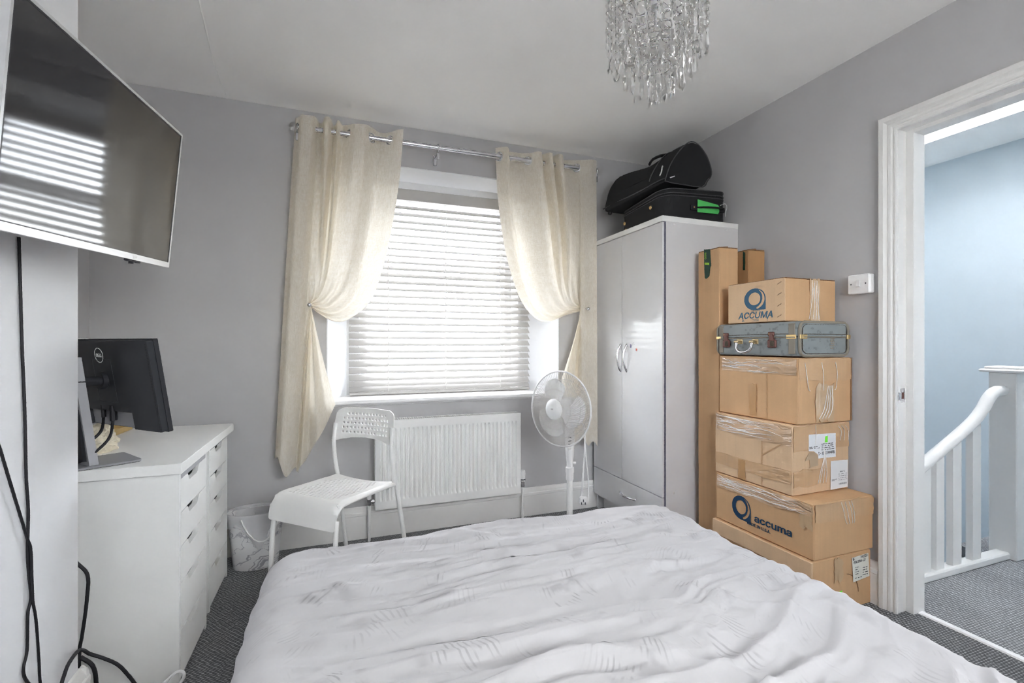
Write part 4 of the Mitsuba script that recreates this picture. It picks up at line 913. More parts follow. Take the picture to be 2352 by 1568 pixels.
# ================================================================== DESK AND DRAWER UNITS
def tabletop():
    m = bx(-1.096, -.462, 1.775, 2.592, .685, .719, .0015)
    whole('desk_top', m, 'desk_white', 'white desk top lying across the two white drawer units', 'desk top')
tabletop()
def drawer_unit(y0, y1, xf, lab):
    t = thing('drawer_unit', lab, 'drawers')
    xb = xf - .56
    part(t, 'side_panel', bx(xb, xf, y0, y0 + .016, 0.0, .684, .001), 'desk_white')
    part(t, 'side_panel', bx(xb, xf, y1 - .016, y1, 0.0, .684, .001), 'desk_white')
    part(t, 'carcass', cat([bx(xb, xf, y0 + .016, y1 - .016, .662, .684), bx(xb, xb + .006, y0 + .016, y1 - .016, .02, .662), bx(xb, xf - .002, y0 + .016, y1 - .016, .012, .03)]), 'drawer_inside', False)
    zs = [.664, .553, .442, .322, .170, .018]
    for k in range(5):
        za, zb = zs[k + 1] + .002, zs[k] - .002
        a, b = y0 + .018, y1 - .018; c = (a + b) / 2 - .008
        zn = zb - .026
        pl = Polygon([(a, za), (b, za), (b, zb), (c + .074, zb), (c + .066, zb - .005), (c + .052, zn + .004), (c + .042, zn), (c - .046, zn), (c - .054, zn + .003), (c - .066, zb - .004), (c - .072, zb), (a, zb)])
        fr = at(prism(pl, .017), (xf - .017, 0, 0), (0, 1, 0), (0, 0, 1))
        d = part(t, 'drawer', fr, 'desk_white', False)
        part(d, 'drawer_box', cat([bx(xf - .50, xf - .022, a + .008, a + .018, za + .01, zb - .02), bx(xf - .50, xf - .022, b - .018, b - .008, za + .01, zb - .02), bx(xf - .50, xf - .024, a + .01, b - .01, za + .008, za + .012), bx(xf - .16, xf - .15, a + .01, b - .01, za + .01, zb - .012)]), 'drawer_inside', False)
drawer_unit(1.790, 2.130, -.472, 'near white drawer unit with five scoop-handled drawers under the desk')
drawer_unit(2.235, 2.575, -.486, 'far white drawer unit with five scoop-handled drawers next to the bin')

# ================================================================== MONITOR
def monitor():
    t = thing('monitor', 'black computer monitor seen from behind on a silver stand on the desk', 'monitor')
    bN = np.array([.705, .709, 0]); aN = np.array([-.709, .705, 0])          # screen normal, panel long axis (away from the camera)
    tilt = math.radians(9)
    up = np.array([0, 0, 1]) * math.cos(tilt) - bN * math.sin(tilt); nr = bN * math.cos(tilt) + np.array([0, 0, 1]) * math.sin(tilt)
    W, Hh = .525, .285
    C = np.array([-.686, 1.856, .972])
    # local x = toward the near (right-hand) end, y = up, z = backwards
    Mx = np.eye(4); Mx[:3, 0], Mx[:3, 1], Mx[:3, 2], Mx[:3, 3] = -aN, up, -nr, C
    def L(m): m = m.copy(); m.apply_transform(Mx); trimesh.repair.fix_normals(m); return m
    notch = sbox(-.135, -.40, .118, -Hh / 2 + .056)
    outline = rrect(W, Hh, .004)
    part(t, 'bezel', L(prism(outline, .012).apply_translation([0, 0, -.028])), 'black_plastic', 40)
    part(t, 'screen', L(prism(rrect(W - .012, Hh - .02, .001), .001).apply_translation([0, .004, -.0288])), 'screen_glass', False)
    back = prism(rrect(W - .008, Hh - .006, .006).difference(notch), .017).apply_translation([0, 0, -.016])
    part(t, 'back_cover', L(back), 'monitor_black', 30)
    part(t, 'port_recess', L(bx(-.133, .116, -Hh / 2 + .004, -Hh / 2 + .055, -.016, -.010)), 'stand_silver', False)
    vents = cat([bx(W / 2 - .0165, W / 2 - .0105, y, y + .0022, .0002, .0014) for y in np.arange(-Hh / 2 + .012, Hh / 2 - .012, .0046)])
    part(t, 'vent_slots', L(vents), 'rubber_black', False)
    ring = affinity.scale(Point(0, 0).buffer(.024, quad_segs=24), 1.0, 1.0).difference(Point(0, 0).buffer(.0218, quad_segs=24))
    lg = cat([prism(ring, .0006), text('DELL', .0105, (-.0165, -.0052, 0), (1, 0, 0), (0, 1, 0), .0006, True, 0, .033)]).apply_translation([-.008, .094, .0011])
    part(t, 'logo', L(lg), 'logo_white', False, label='round white logo')
    sq = sbox(-.052, -.070, .052, .070).difference(sbox(-.0508, -.0688, .0508, .0688))
    part(t, 'mount_outline', L(cat([prism(sq, .0006), prism(Point(0, 0).buffer(.024).difference(Point(0, 0).buffer(.0228)), .0006)]).apply_translation([0.0, .012, .0010])), 'logo_line', False)
    # arm and stand
    A = C - nr * -0.0 - nr * .001
    P0 = C - nr * .002 + np.array([0, 0, .012]); P1 = np.array([-.742, 1.800, .985])
    part(t, 'arm', cat([tube([P1, P0], .020, 14, flat=.75), cyl(P0 - bN * .016, P0 - bN * .003, .026, 20)]), 'black_plastic')
    col = hull([[*(np.array([-.722, 1.832]) + bN[:2] * (dx + (.72 - z) * .02) * 1.0 + aN[:2] * dy), z] for z, w, k in ((.727, .034, 0), (1.06, .026, 0)) for dx in (-.012 - (z - .727) * .10, .012 - (z - .727) * .10) for dy in (-w, w)])
    part(t, 'stand_column', col, 'stand_silver', 30)
    part(t, 'stand_back', hull([[*(np.array([-.722, 1.832]) - bN[:2] * (.014 + (z - .727) * .10) + aN[:2] * dy), z] for z, w in ((.74, .026), (1.055, .020)) for dy in (-w, w)] + [[*(np.array([-.722, 1.832]) - bN[:2] * (.020 + (z - .727) * .10) + aN[:2] * dy), z] for z, w in ((.74, .018), (1.05, .014)) for dy in (-w, w)]), 'black_plastic', 30)
    e1, e2 = np.array([-.567, .824]), np.array([.846, .533])
    c0 = np.array([-.590, 1.853]); pl = Polygon([c0, c0 + e1 * .172, c0 + e1 * .172 - e2 * .20, c0 - e2 * .20]).buffer(-.008).buffer(.008)
    part(t, 'stand_base', prism(pl, .006).apply_translation([0, 0, .721]), 'base_grey', 40)
    part(t, 'stand_base_edge', prism(pl.buffer(-.003), .003).apply_translation([0, 0, .7191]), 'rubber_black', False)
    q = lambda x, y, z: (Mx @ np.array([x, y, z, 1]))[:3]
    c1 = catmull([q(-.055, -.082, -.006), q(-.055, -.115, .0), [-.700, 1.850, .82], [-.745, 1.835, .775], [-.80, 1.86, .735], [-.88, 1.93, .726]], 8)
    c2 = catmull([q(.005, -.086, -.006), q(.004, -.125, .004), [-.672, 1.832, .80], [-.715, 1.81, .752], [-.775, 1.83, .728], [-.88, 1.90, .726]], 8)
    k = part(t, 'cable', tube(c1, .0042, 8), 'rubber_black', True); part(k, 'plug', cat([tube([q(-.055, -.07, -.006), q(-.055, -.112, -.002)], .010, 8, flat=.6)]), 'rubber_black')
    k = part(t, 'cable', tube(c2, .0042, 8), 'rubber_black', True); part(k, 'plug', tube([q(.005, -.07, -.006), q(.004, -.118, 0)], .014, 8, flat=.7), 'rubber_black')
monitor()
def crumple(o, s, seed, bs, name, lab, cat_):
    m = trimesh.creation.icosphere(subdivisions=4, radius=1.0); p = np.array(m.vertices)
    d = meshkit.fbm(p * 2.4 + seed, 4, seed); r = .72 + .75 * np.abs(d - .5) * 2 * .6 + .15 * d
    p = p * r[:, None] * np.array(s); p[:, 2] = np.maximum(p[:, 2], -s[2] * .6)
    m.vertices = p - [0, 0, p[:, 2].min()] + np.array(o)
    whole(name, m, bs, lab, cat_, None, False)
crumple((-.795, 2.06, .7195), (.075, .06, .062), 3, 'crumpled_cream', 'paper_bag', 'crumpled cream paper bag on the desk behind the monitor stand', 'paper bag')
whole('wooden_tray', cat([bx(-1.04, -.86, 2.40, 2.57, .7195, .726, .001), bx(-1.04, -.86, 2.395, 2.403, .7195, .742, .001), bx(-1.04, -.86, 2.567, 2.575, .7195, .742, .001), bx(-1.044, -1.036, 2.395, 2.575, .7195, .742, .001), bx(-.864, -.856, 2.395, 2.575, .7195, .742, .001)]), 'pine', 'small yellow pine tray at the back of the desk', 'tray')

# ================================================================== TELEVISION
def television():
    t = thing('television', 'wall-mounted flat television with a silver frame, tilted down, upper left', 'television')
    hx = np.array([.0859, .9946, .0589]); hx /= np.linalg.norm(hx)
    vd = np.array([-.1063, .0679, -.992]); vd -= hx * (vd @ hx); vd /= np.linalg.norm(vd)
    nrm = np.cross(hx, -vd); nrm /= np.linalg.norm(nrm)       # local x = hx, y = up, z = toward the room
    if nrm[0] < 0: nrm = -nrm
    TR = np.array([-.458, 1.773, 1.767]); W, Hh = .720, .425
    C = TR - hx * W / 2 + vd * Hh / 2
    Mx = np.eye(4); Mx[:3, 0], Mx[:3, 1], Mx[:3, 2], Mx[:3, 3] = hx, -vd, nrm, C
    def L(m):
        m = m.copy(); m.apply_transform(Mx); trimesh.repair.fix_normals(m); return m
    b = .0065
    part(t, 'screen', L(bx(-W / 2 + b, W / 2 - b, -Hh / 2 + .017, Hh / 2 - b, -.010, -.0016)), 'screen_glass', False)
    fr = rrect(W, Hh, .004).difference(sbox(-W / 2 + b, -Hh / 2 + .016, W / 2 - b, Hh / 2 - b))
    part(t, 'frame', L(prism(fr, .014).apply_translation([0, 0, -.014])), 'satin_silver', 30, label='slim silver frame')
    part(t, 'inner_bezel', L(prism(sbox(-W / 2 + b, -Hh / 2 + .016, W / 2 - b, Hh / 2 - b).difference(sbox(-W / 2 + b + .004, -Hh / 2 + .018, W / 2 - b - .004, Hh / 2 - b - .004)), .0012).apply_translation([0, 0, -.0019])), 'black_plastic', False)
    back = hull([[x, y, z] for x, y, z in [(sx * (W / 2 - .002), sy * (Hh / 2 - .002), -.014) for sx in (-1, 1) for sy in (-1, 1)] + [(sx * (W / 2 - .03), sy * (Hh / 2 - .03), -.030) for sx in (-1, 1) for sy in (-1, 1)]])
    part(t, 'back_cover', L(back), 'black_plastic', 30)
    part(t, 'back_housing', L(bx(-.24, .24, -.19, .07, -.058, -.028, .012)), 'black_plastic', 30)
    part(t, 'joystick', L(cat([bx(-.035, .035, -Hh / 2 - .006, -Hh / 2 + .001, -.016, -.003, .003), cyl([0, -Hh / 2 - .005, -.012], [0, -Hh / 2 - .011, -.012], .006, 12)]).apply_translation([.15, 0, 0])), 'black_plastic', 30)
    lg = cat([prism(Point(0, 0).buffer(.0052).difference(Point(.0005, 0).buffer(.0038)), .0004), text('LG', .0068, (.0075, -.0034, 0), (1, 0, 0), (0, 1, 0), .0004, True)]).apply_translation([.135, -Hh / 2 + .0085, .0001])
    part(t, 'logo', L(lg), 'logo_white', False, label='small pale logo')
    P = C - nrm * .06
    part(t, 'wall_bracket', cat([bx(CHX, CHX + .012, 1.28, 1.50, P[2] - .14, P[2] + .10, .002), tube([[CHX + .01, 1.40, P[2] - .03], P + [0, 0, -.03]], .018, 10), L(bx(-.12, .12, -.10, .06, -.064, -.056, .002))]), 'black_plastic', 30)
television()
def wire(name, pts, r, bs, lab, cat_='cable', n=6):
    whole(name, tube(catmull(pts, n), r, 8), bs, lab, cat_, None, True)
X = -.6808
c1 = [(1.405, 1.345), (1.41, 1.239), (1.417, 1.088), (1.422, 1.017), (1.428, .914), (1.432, .791), (1.44, .707), (1.437, .615), (1.443, .551), (1.45, .506), (1.447, .485), (1.438, .461), (1.435, .38), (1.422, .348), (1.427, .321), (1.456, .276), (1.473, .241), (1.49, .19)]
wire('television_cable', [(X + (.018 if z < .2 else 0.0), y, z) for y, z in c1], .0032, 'rubber_black', 'black cable hanging straight down the chimney breast from the television')
c2 = [(1.25, 1.10), (1.29, 1.0), (1.317, .904), (1.331, .872), (1.36, .801), (1.393, .722), (1.425, .646), (1.438, .615), (1.442, .551), (1.445, .509), (1.447, .485), (1.456, .451), (1.463, .406), (1.47, .338), (1.48, .259), (1.49, .215)]
wire('television_cable', [(X + .0055 + (.014 if z < .22 else 0), y, z) for y, z in c2], .0030, 'rubber_black', 'black cable slanting in from the left and twisting round the straight one')
wire('power_cable', [(-.80, 1.735, .50), (-.74, 1.728, .49), (-.716, 1.722, .478), (-.703, 1.72, .463), (-.684, 1.72, .437), (-.678, 1.72, .411), (-.68, 1.72, .373), (-.686, 1.722, .311), (-.695, 1.724, .243), (-.702, 1.728, .2), (-.700, 1.735, .12), (-.66, 1.74, .05), (-.60, 1.745, .012)], .0046, 'rubber_black', 'thick black cable dropping beside the desk end at the chimney corner')
wire('power_cable', [(-.640, 1.45, .10), (-.645, 1.475, .17), (-.650, 1.501, .225), (-.650, 1.531, .262), (-.652, 1.56, .271), (-.660, 1.62, .262), (-.680, 1.70, .218), (-.673, 1.715, .198), (-.641, 1.722, .172), (-.610, 1.728, .142), (-.586, 1.732, .102), (-.560, 1.735, .055), (-.52, 1.74, .012)], .0046, 'rubber_black', 'thick black cable looping over the baseboard corner')
wire('power_cable', [(-.70, 1.73, .185), (-.676, 1.732, .158), (-.668, 1.735, .130), (-.666, 1.74, .085), (-.66, 1.745, .02)], .0056, 'rubber_black', 'short black cable behind the baseboard corner')
wire('white_cable', [(-.56, 1.74, .008), (-.518, 1.74, .036), (-.489, 1.742, .059), (-.467, 1.745, .074), (-.450, 1.745, .070), (-.450, 1.745, .050), (-.470, 1.745, .026), (-.50, 1.745, .010)], .0050, 'white_plastic', 'white cable looped on the carpet at the foot of the drawers')

# ================================================================== CHAIR
def perforated(poly, holes): return poly.difference(unary_union(holes))
def fine_plate(poly, t, step):
    m = prism(poly, t); return m.subdivide_to_size(step)
def chair():
    t = thing('chair', 'white chair with perforated seat and backrest in front of the radiator', 'chair')
    bd = np.array([.70, .714]); wd = np.array([.714, -.70]); o = np.array([-.135, 2.165])
    Mx = np.eye(4); Mx[:2, 0], Mx[:2, 1], Mx[:2, 3] = wd, bd, o       # local x = right, y = back, z up
    def L(m): m = m.copy(); m.apply_transform(Mx); trimesh.repair.fix_normals(m); return m
    # seat: flat sheet in (x, s), bent down at the front and slightly dished
    hs = .190
    prof = Polygon([(-hs, -.09), (hs, -.09), (hs, .02), (hs - .005, .30), (hs - .012, .375), (-hs + .012, .375), (-hs + .005, .30), (-hs, .02)]).buffer(-.012).buffer(.012, quad_segs=5)
    holes = [Point(x + (.010 if r % 2 else 0), y).buffer(.0066, quad_segs=3) for r, y in enumerate(np.arange(.055, .345, .0205)) for x in np.arange(-.13, .131, .0205) if abs(x + (.010 if r % 2 else 0)) < .135 - .03 * max(0, (y - .25) / .1)]
    m = fine_plate(perforated(prof, holes), .004, .028)
    v = np.array(m.vertices); x, s, d = v[:, 0], v[:, 1], v[:, 2] - .004
    R = .055; th = np.clip((.055 - s) / R, 0, math.radians(80)); ex = np.maximum(0, (.055 - s) - R * math.radians(80))
    y = np.where(s < .055, .055 - R * np.sin(th) - ex * math.cos(math.radians(80)), s); z = np.where(s < .055, -(R - R * np.cos(th)) - ex * math.sin(math.radians(80)), 0)
    ny = np.where(s < .055, -np.sin(th), 0); nz = np.where(s < .055, np.cos(th), 1)
    dish = -.016 * (1 - (x / hs) ** 2) * np.clip((s + .02) / .2, 0, 1) + .012 * (np.abs(x) / hs) ** 4 * 0 - .006 * np.clip(s / .37, 0, 1)
    side = np.clip((np.abs(x) - (hs - .022)) / .022, 0, 1); sd = -.020 * side ** 2
    m.vertices = np.stack([x, y + ny * d, .452 + z + nz * d + dish + sd * (s > -.02)], 1)
    part(t, 'seat', L(m), 'chair_plastic', 35)
    # backrest: curved sheet
    hb = .190
    bp_ = Polygon([(-hb + .006, 0), (-hb + .05, .012), (-.08, .022), (0, .026), (.08, .022), (hb - .05, .012), (hb - .006, 0), (hb, .002), (hb - .012, .135), (hb - .02, .150), (hb - .045, .162), (0, .166), (-hb + .045, .162), (-hb + .02, .150), (-hb + .012, .135), (-hb, .002)]).buffer(-.008).buffer(.010, quad_segs=5)
    hl = []
    for r in range(5):
        zz = .047 + r * .0225; nn = 14 if r < 4 else 12
        for k in range(nn): hl.append(Point(-.1365 * (nn - 1) / 13 + k * .021, zz).buffer(.0066, quad_segs=4))
    m = fine_plate(perforated(bp_, hl), .006, .022)
    v = np.array(m.vertices); x, h, d = v[:, 0], v[:, 1], v[:, 2] - .003
    m.vertices = np.stack([x, .376 + .012 - .030 * (x / hb) ** 2 + (h * .16) + d, .612 + h - .0], 1)
    part(t, 'backrest', L(m), 'chair_plastic', 35)
    # legs and frame
    for sx in (-1, 1):
        part(t, 'leg', L(tube(catmull([[sx * .178, .014, .375], [sx * .181, .004, .25], [sx * .186, -.006, .0]], 6), .0105, 12)), 'white_enamel', True)
        rear = catmull([[sx * .198, .47, .0], [sx * .191, .435, .20], [sx * .184, .398, .40], [sx * .181, .374, .50], [sx * .180, .364, .565], [sx * .180, .362, .62], [sx * .178, .372, .70]], 6)
        part(t, 'rear_leg', L(tube(rear, .0105, 12)), 'white_enamel', True)
    fr = [tube(catmull([[sx * .176, .02, .430], [sx * .178, .20, .432], [sx * .180, .39, .428]], 6), .009, 10) for sx in (-1, 1)]
    fr += [cyl([-.178, .345, .420], [.178, .345, .420], .008, 10)]
    part(t, 'seat_frame', L(cat(fr)), 'white_enamel', True)
chair()

# ================================================================== STANDING FAN
def fan():
    t = thing('pedestal_fan', 'white pedestal fan with a wire cage standing beside the wardrobe', 'fan')
    px, py = 1.190, 2.285
    part(t, 'base', lathe([(0, .006), (.19, .006), (.20, .010), (.198, .018), (.06, .034), (.024, .05), (.022, .06), (0, .06)], 48, (px, py, 0)), 'white_plastic', 40)
    part(t, 'pole', cyl([px, py, .05], [px, py, .385], .0165, 20), 'white_enamel')
    part(t, 'collar', lathe([(.0165, .36), (.021, .363), (.021, .40), (.0235, .405), (.0225, .43), (.017, .435), (.017, .46)], 24, (px, py, 0)), 'white_plastic', 40)
    f = np.array([-.90, -.42, .03]); f /= np.linalg.norm(f)
    r_ = np.cross([0, 0, 1], f); r_ /= np.linalg.norm(r_); u_ = np.cross(f, r_)
    def B(o): m = np.eye(4); m[:3, 0], m[:3, 1], m[:3, 2], m[:3, 3] = r_, u_, f, o; return m
    body = []
    pf = [(.0, .44), (.014, .44), (.017, .455), (.022, .50), (.025, .56), (.026, .60), (.025, .64), (.020, .665), (.0, .67)]
    hd = lathe(pf, 28, (px, py, 0)); part(t, 'control_column', hd, 'white_plastic', 40)
    d = f * [1, 1, 0]; d /= np.linalg.norm(d); v2 = np.array([-.45, -.893, 0])       # buttons face the room
    for k, z in enumerate((.598, .578, .558, .538)):
        w = .0245 + .0012 * (z > .55)
        part(t, 'button', bx(-.008, .008, -.004, .004, -.003, .003, .002).apply_transform(basis(np.array([px, py, z]) + v2 * (w - .001), np.cross([0, 0, 1], v2), (0, 0, 1))), 'grey_button' if k < 3 else 'cord_white', 30)
    part(t, 'height_knob', cyl([px + .018, py - .002, .452], [px + .034, py - .006, .452], .008, 14), 'white_plastic')
    H = np.array([px, py, .755]) + f * .085          # cage centre
    def W(m): m = m.copy(); m.apply_transform(B(H)); trimesh.repair.fix_normals(m); return m
    part(t, 'motor_housing', W(lathe([(0, -.155), (.03, -.153), (.050, -.14), (.056, -.11), (.056, -.065), (.050, -.045), (0, -.042)], 32)), 'white_plastic', 40)
    part(t, 'neck', hull([[px + a, py + b, z] for a in (-.018, .018) for b in (-.018, .018) for z in (.655,)] + [[*(np.array([px, py, .735]) + f * c + r_ * e)] for c in (-.04, .03) for e in (-.022, .022)]), 'white_plastic', 30)
    R = .198
    part(t, 'rim', W(cat([tube([[R * math.cos(a), R * math.sin(a), 0] for a in np.linspace(0, 2 * math.pi, 97)[:-1]], .0048, 8, closed=True)])), 'white_plastic', True)
    def grille(sgn, depth, r0, tw):
        out = []
        for k in range(96):
            a0 = k * 2 * math.pi / 96; pts = []
            for s in np.linspace(0, 1, 9):
                r = r0 + (R - r0) * s; z = sgn * depth * (1 - s ** 2.6); a = a0 + tw * s
                pts.append([r * math.cos(a), r * math.sin(a), z])
            out.append(tube(pts, .0012, 4))
        for s in (.35, .70):
            r = r0 + (R - r0) * s; z = sgn * depth * (1 - s ** 2.6) - sgn * .002
            out.append(tube([[r * math.cos(a), r * math.sin(a), z] for a in np.linspace(0, 2 * math.pi, 49)[:-1]], .0014, 5, closed=True))
        return cat(out)
    part(t, 'front_grille', W(grille(1, .052, .055, .55)), 'fan_wire', True)
    part(t, 'rear_grille', W(grille(-1, .060, .050, -.55)), 'fan_wire', True)
    c = part(t, 'hub_cap', W(lathe([(0, .066), (.03, .064), (.050, .058), (.056, .050), (.056, .046), (0, .044)], 40)), 'white_plastic', 40)
    part(c, 'badge', W(text('Osk', .010, (-.012, -.004, .0655), (1, 0, 0), (0, 1, 0), .0008, True, .15)) if False else W(prism(affinity.scale(Point(0, 0).buffer(.009), 1, .38), .001).apply_translation([0, .002, .0658])), 'satin_silver', False)
    for k in range(3):
        a0 = math.radians(100 + 120 * k); V = []
        for s in np.linspace(0, 1, 12):
            r = .03 + (.165 - .03) * s; half = .35 + .42 * math.sin(math.pi * min(1, s * .62 + .1)) * (1 - .55 * max(0, s - .75) / .25 * (s > .75))
            row = []
            for q in np.linspace(-1, 1, 11):
                a = a0 + q * half + .30 * s; z = .020 * q * (1 - .25 * s) * -1
                rr = r - .018 * (q ** 2) * (s > .7) * (s - .7) / .3
                row.append([rr * math.cos(a), rr * math.sin(a), z])
            V.append(row)
        g = grid(np.array(V)); part(t, 'blade', W(g), 'white_plastic', True)
    part(t, 'spinner', W(lathe([(0, -.04), (.034, -.04), (.036, .02), (.02, .034), (0, .036)], 24)), 'white_plastic', 40)
    # flex looped from the head with its plug
    ax = np.array([px, py, 0])
    k = part(t, 'flex', tube(catmull([[1.175, 2.30, .74], [1.225, 2.27, .70], [1.252, 2.245, .66], [1.258, 2.24, .55], [1.250, 2.242, .44], [1.243, 2.245, .335], [1.240, 2.245, .265], [1.252, 2.24, .238], [1.272, 2.23, .262], [1.274, 2.23, .36], [1.262, 2.235, .50], [1.258, 2.24, .62]], 8), .0032, 8), 'white_plastic', True)
    part(t, 'flex', tube(catmull([[1.258, 2.24, .62], [1.253, 2.242, .45], [1.244, 2.238, .33], [1.2435, 2.236, .285]], 8), .0032, 8), 'white_plastic', True)
    pl = part(k, 'plug', bx(-.022, .022, -.020, .020, -.012, .014, .006).apply_transform(basis([1.2435, 2.232, .262], (.9, -.42, 0), (0, 0, 1))), 'white_plastic')
    part(t, 'plug_pins', cat([bx(-.012 + dx, -.008 + dx, -.016 + dz, -.006 + dz, .012, .028).apply_transform(basis([1.2435, 2.232, .262], (.9, -.42, 0), (0, 0, 1))) for dx, dz in ((0, 0), (.02, 0), (.010, .014))]), 'grey_button', False)
fan()

# ================================================================== BIN
def bin_():
    t = thing('waste_bin', 'marbled white waste bin with a plastic bag liner beside the drawers', 'bin')
    cx, cy = -.374, 2.640
    def oval(r, z, n=64, wob=0.0, seed=0):
        out = []
        for k in range(n):
            a = 2 * math.pi * k / n
            w = wob * (meshkit.fbm(np.array([[math.cos(a) * 2.2 + seed, math.sin(a) * 2.2, z * 18]]), 3, seed)[0] - .5)
            out.append([cx + (r + w) * 1.13 * math.cos(a), cy + (r + w) * .80 * math.sin(a), z])
        return out
    def loft(rings):
        n = len(rings[0]); V = [p for r in rings for p in r]; F = []
        for i in range(len(rings) - 1):
            for a in range(n):
                b = (a + 1) % n; F += [[i * n + a, i * n + b, (i + 1) * n + b], [i * n + a, (i + 1) * n + b, (i + 1) * n + a]]
        return tm(V, F)
    wall = loft([oval(.001, .002), oval(.082, .001), oval(.088, .004)] + [oval(.088 + .024 * f, .004 + .266 * f) for f in np.linspace(.1, 1, 8)] + [oval(.115, .272), oval(.112, .273), oval(.108, .265), oval(.084, .012), oval(.001, .010)])
    part(t, 'body', wall, 'marble_plastic', 50)
    rings = [oval(.080, .05, wob=.02, seed=2), oval(.100, .18, wob=.014, seed=3), oval(.107, .262, wob=.006, seed=4), oval(.114, .280, wob=.006, seed=5), oval(.119, .276, wob=.006, seed=6), oval(.1205, .262, wob=.008, seed=7)]
    for f in np.linspace(.15, 1, 6):
        row = []
        for k, p in enumerate(oval(.121 - .006 * f, .262, wob=.010, seed=8)):
            a = 2 * math.pi * k / 64; low = .215 + .014 * math.sin(a * 5) + .008 * math.sin(a * 11)
            lobe = .095 * math.exp(-((a - 4.95) / .34) ** 2)
            row.append([p[0], p[1], .262 + (low - lobe - .262) * f])
        rings.append(row)
    part(t, 'liner', loft(rings), 'bin_liner', True, label='translucent white bag liner')
    # drawstring handle hanging on the side facing the room
    n = 30; s = np.linspace(0, 1, n); a = 4.35 + 1.35 * s
    dz = .262 - .115 * np.sin(math.pi * s) ** .8
    pts = [[cx + 1.13 * (.122 - .010 * math.sin(math.pi * q)) * math.cos(b), cy + .80 * (.124 - .006 * math.sin(math.pi * q)) * math.sin(b), z] for q, b, z in zip(s, a, dz)]
    part(t, 'liner_handle', tube(pts, .0085, 8, flat=.3), 'white_plastic', True)
bin_()

# ================================================================== CHANDELIER
def chandelier():
    t = thing('chandelier', 'crystal bead chandelier with teardrop pendants hanging from the ceiling', 'chandelier')
    cx, cy = .83, 1.078
    part(t, 'ceiling_rose', lathe([(0, ZC), (.06, ZC), (.06, ZC - .008), (.05, ZC - .022), (.01, ZC - .03), (0, ZC - .03)], 32, (cx, cy, 0)), 'mirror_chrome', 40)
    part(t, 'stem', cyl([cx, cy, ZC - .02], [cx, cy, 1.98], .006, 12), 'mirror_chrome')
    part(t, 'lamp_holder', lathe([(0, 2.12), (.016, 2.12), (.018, 2.08), (.018, 2.03), (0, 2.03)], 20, (cx, cy, 0)), 'mirror_chrome', 40)
    # tiers: radius, height of the ring, lowest pendant tip
    tiers = [(.132, 2.10, 26), (.112, 2.06, 22), (.090, 2.02, 18), (.068, 1.98, 14), (.045, 1.95, 9), (.022, 1.93, 4)]
    for r, z, n in tiers:
        part(t, 'ring', cat([tube([[cx + r * math.cos(a), cy + r * math.sin(a), z] for a in np.linspace(0, 2 * math.pi, 65)[:-1]], .0013, 6, closed=True)] + [cyl([cx, cy, z], [cx + r * math.cos(a), cy + r * math.sin(a), z], .0010, 6) for a in (0.3, 2.4, 4.5)]), 'mirror_chrome', True)
    for r, z in ((.075, 1.945), (.060, 1.905), (.040, 1.865)):
        part(t, 'ring', tube([[cx + r * math.cos(a), cy + r * math.sin(a), z] for a in np.linspace(0, 2 * math.pi, 65)[:-1]], .0008, 6, closed=True), 'mirror_chrome', True)
    bead = trimesh.creation.uv_sphere(.0085, count=[7, 8]); bead.apply_scale([1, 1, 1.05])
    link = cyl([0, 0, -.004], [0, 0, .004], .0006, 5)
    n = 8; pv = [(0, .0)] ; prof_ = [(.0008, .030), (.0028, .024), (.0046, .008), (.0078, -.012), (.0070, -.018), (.0006, -.032)]
    pend = lathe([(0, .030)] + prof_ + [(0, -.032)], 6); pend.apply_scale([1, .62, 1])
    r2 = np.random.default_rng(11)
    for ti, (r, z, n) in enumerate(tiers):
        for k in range(n):
            a = 2 * math.pi * (k + .5 * (ti % 2)) / n
            x, y = cx + r * math.cos(a), cy + r * math.sin(a)
            tip = 1.742 + 2.6 * r ** 1.5 * 1.0 + r2.uniform(-.006, .016) + (.02 if (k % 2) else 0)
            nb = max(3, int((z - tip - .064) / .0200)); sp = (z - tip - .066) / nb
            bs, ls = [], []
            for i in range(nb):
                b = bead.copy(); b.apply_transform(trimesh.transformations.rotation_matrix(r2.uniform(0, 6.28), [0, 0, 1])); zz = z - (i + .5) * sp
                bs.append(b.apply_translation([x, y, zz])); ls.append(link.copy().apply_translation([x, y, zz - sp / 2]))
            s = part(t, 'bead_strand', cat(bs), 'crystal', False)
            part(s, 'links', cat(ls), 'mirror_chrome', False)
            p = pend.copy(); p.apply_transform(trimesh.transformations.rotation_matrix(r2.uniform(0, 6.28), [0, 0, 1]))
            part(s, 'pendant', p.apply_translation([x, y, tip + .032]), 'crystal', False)
chandelier()

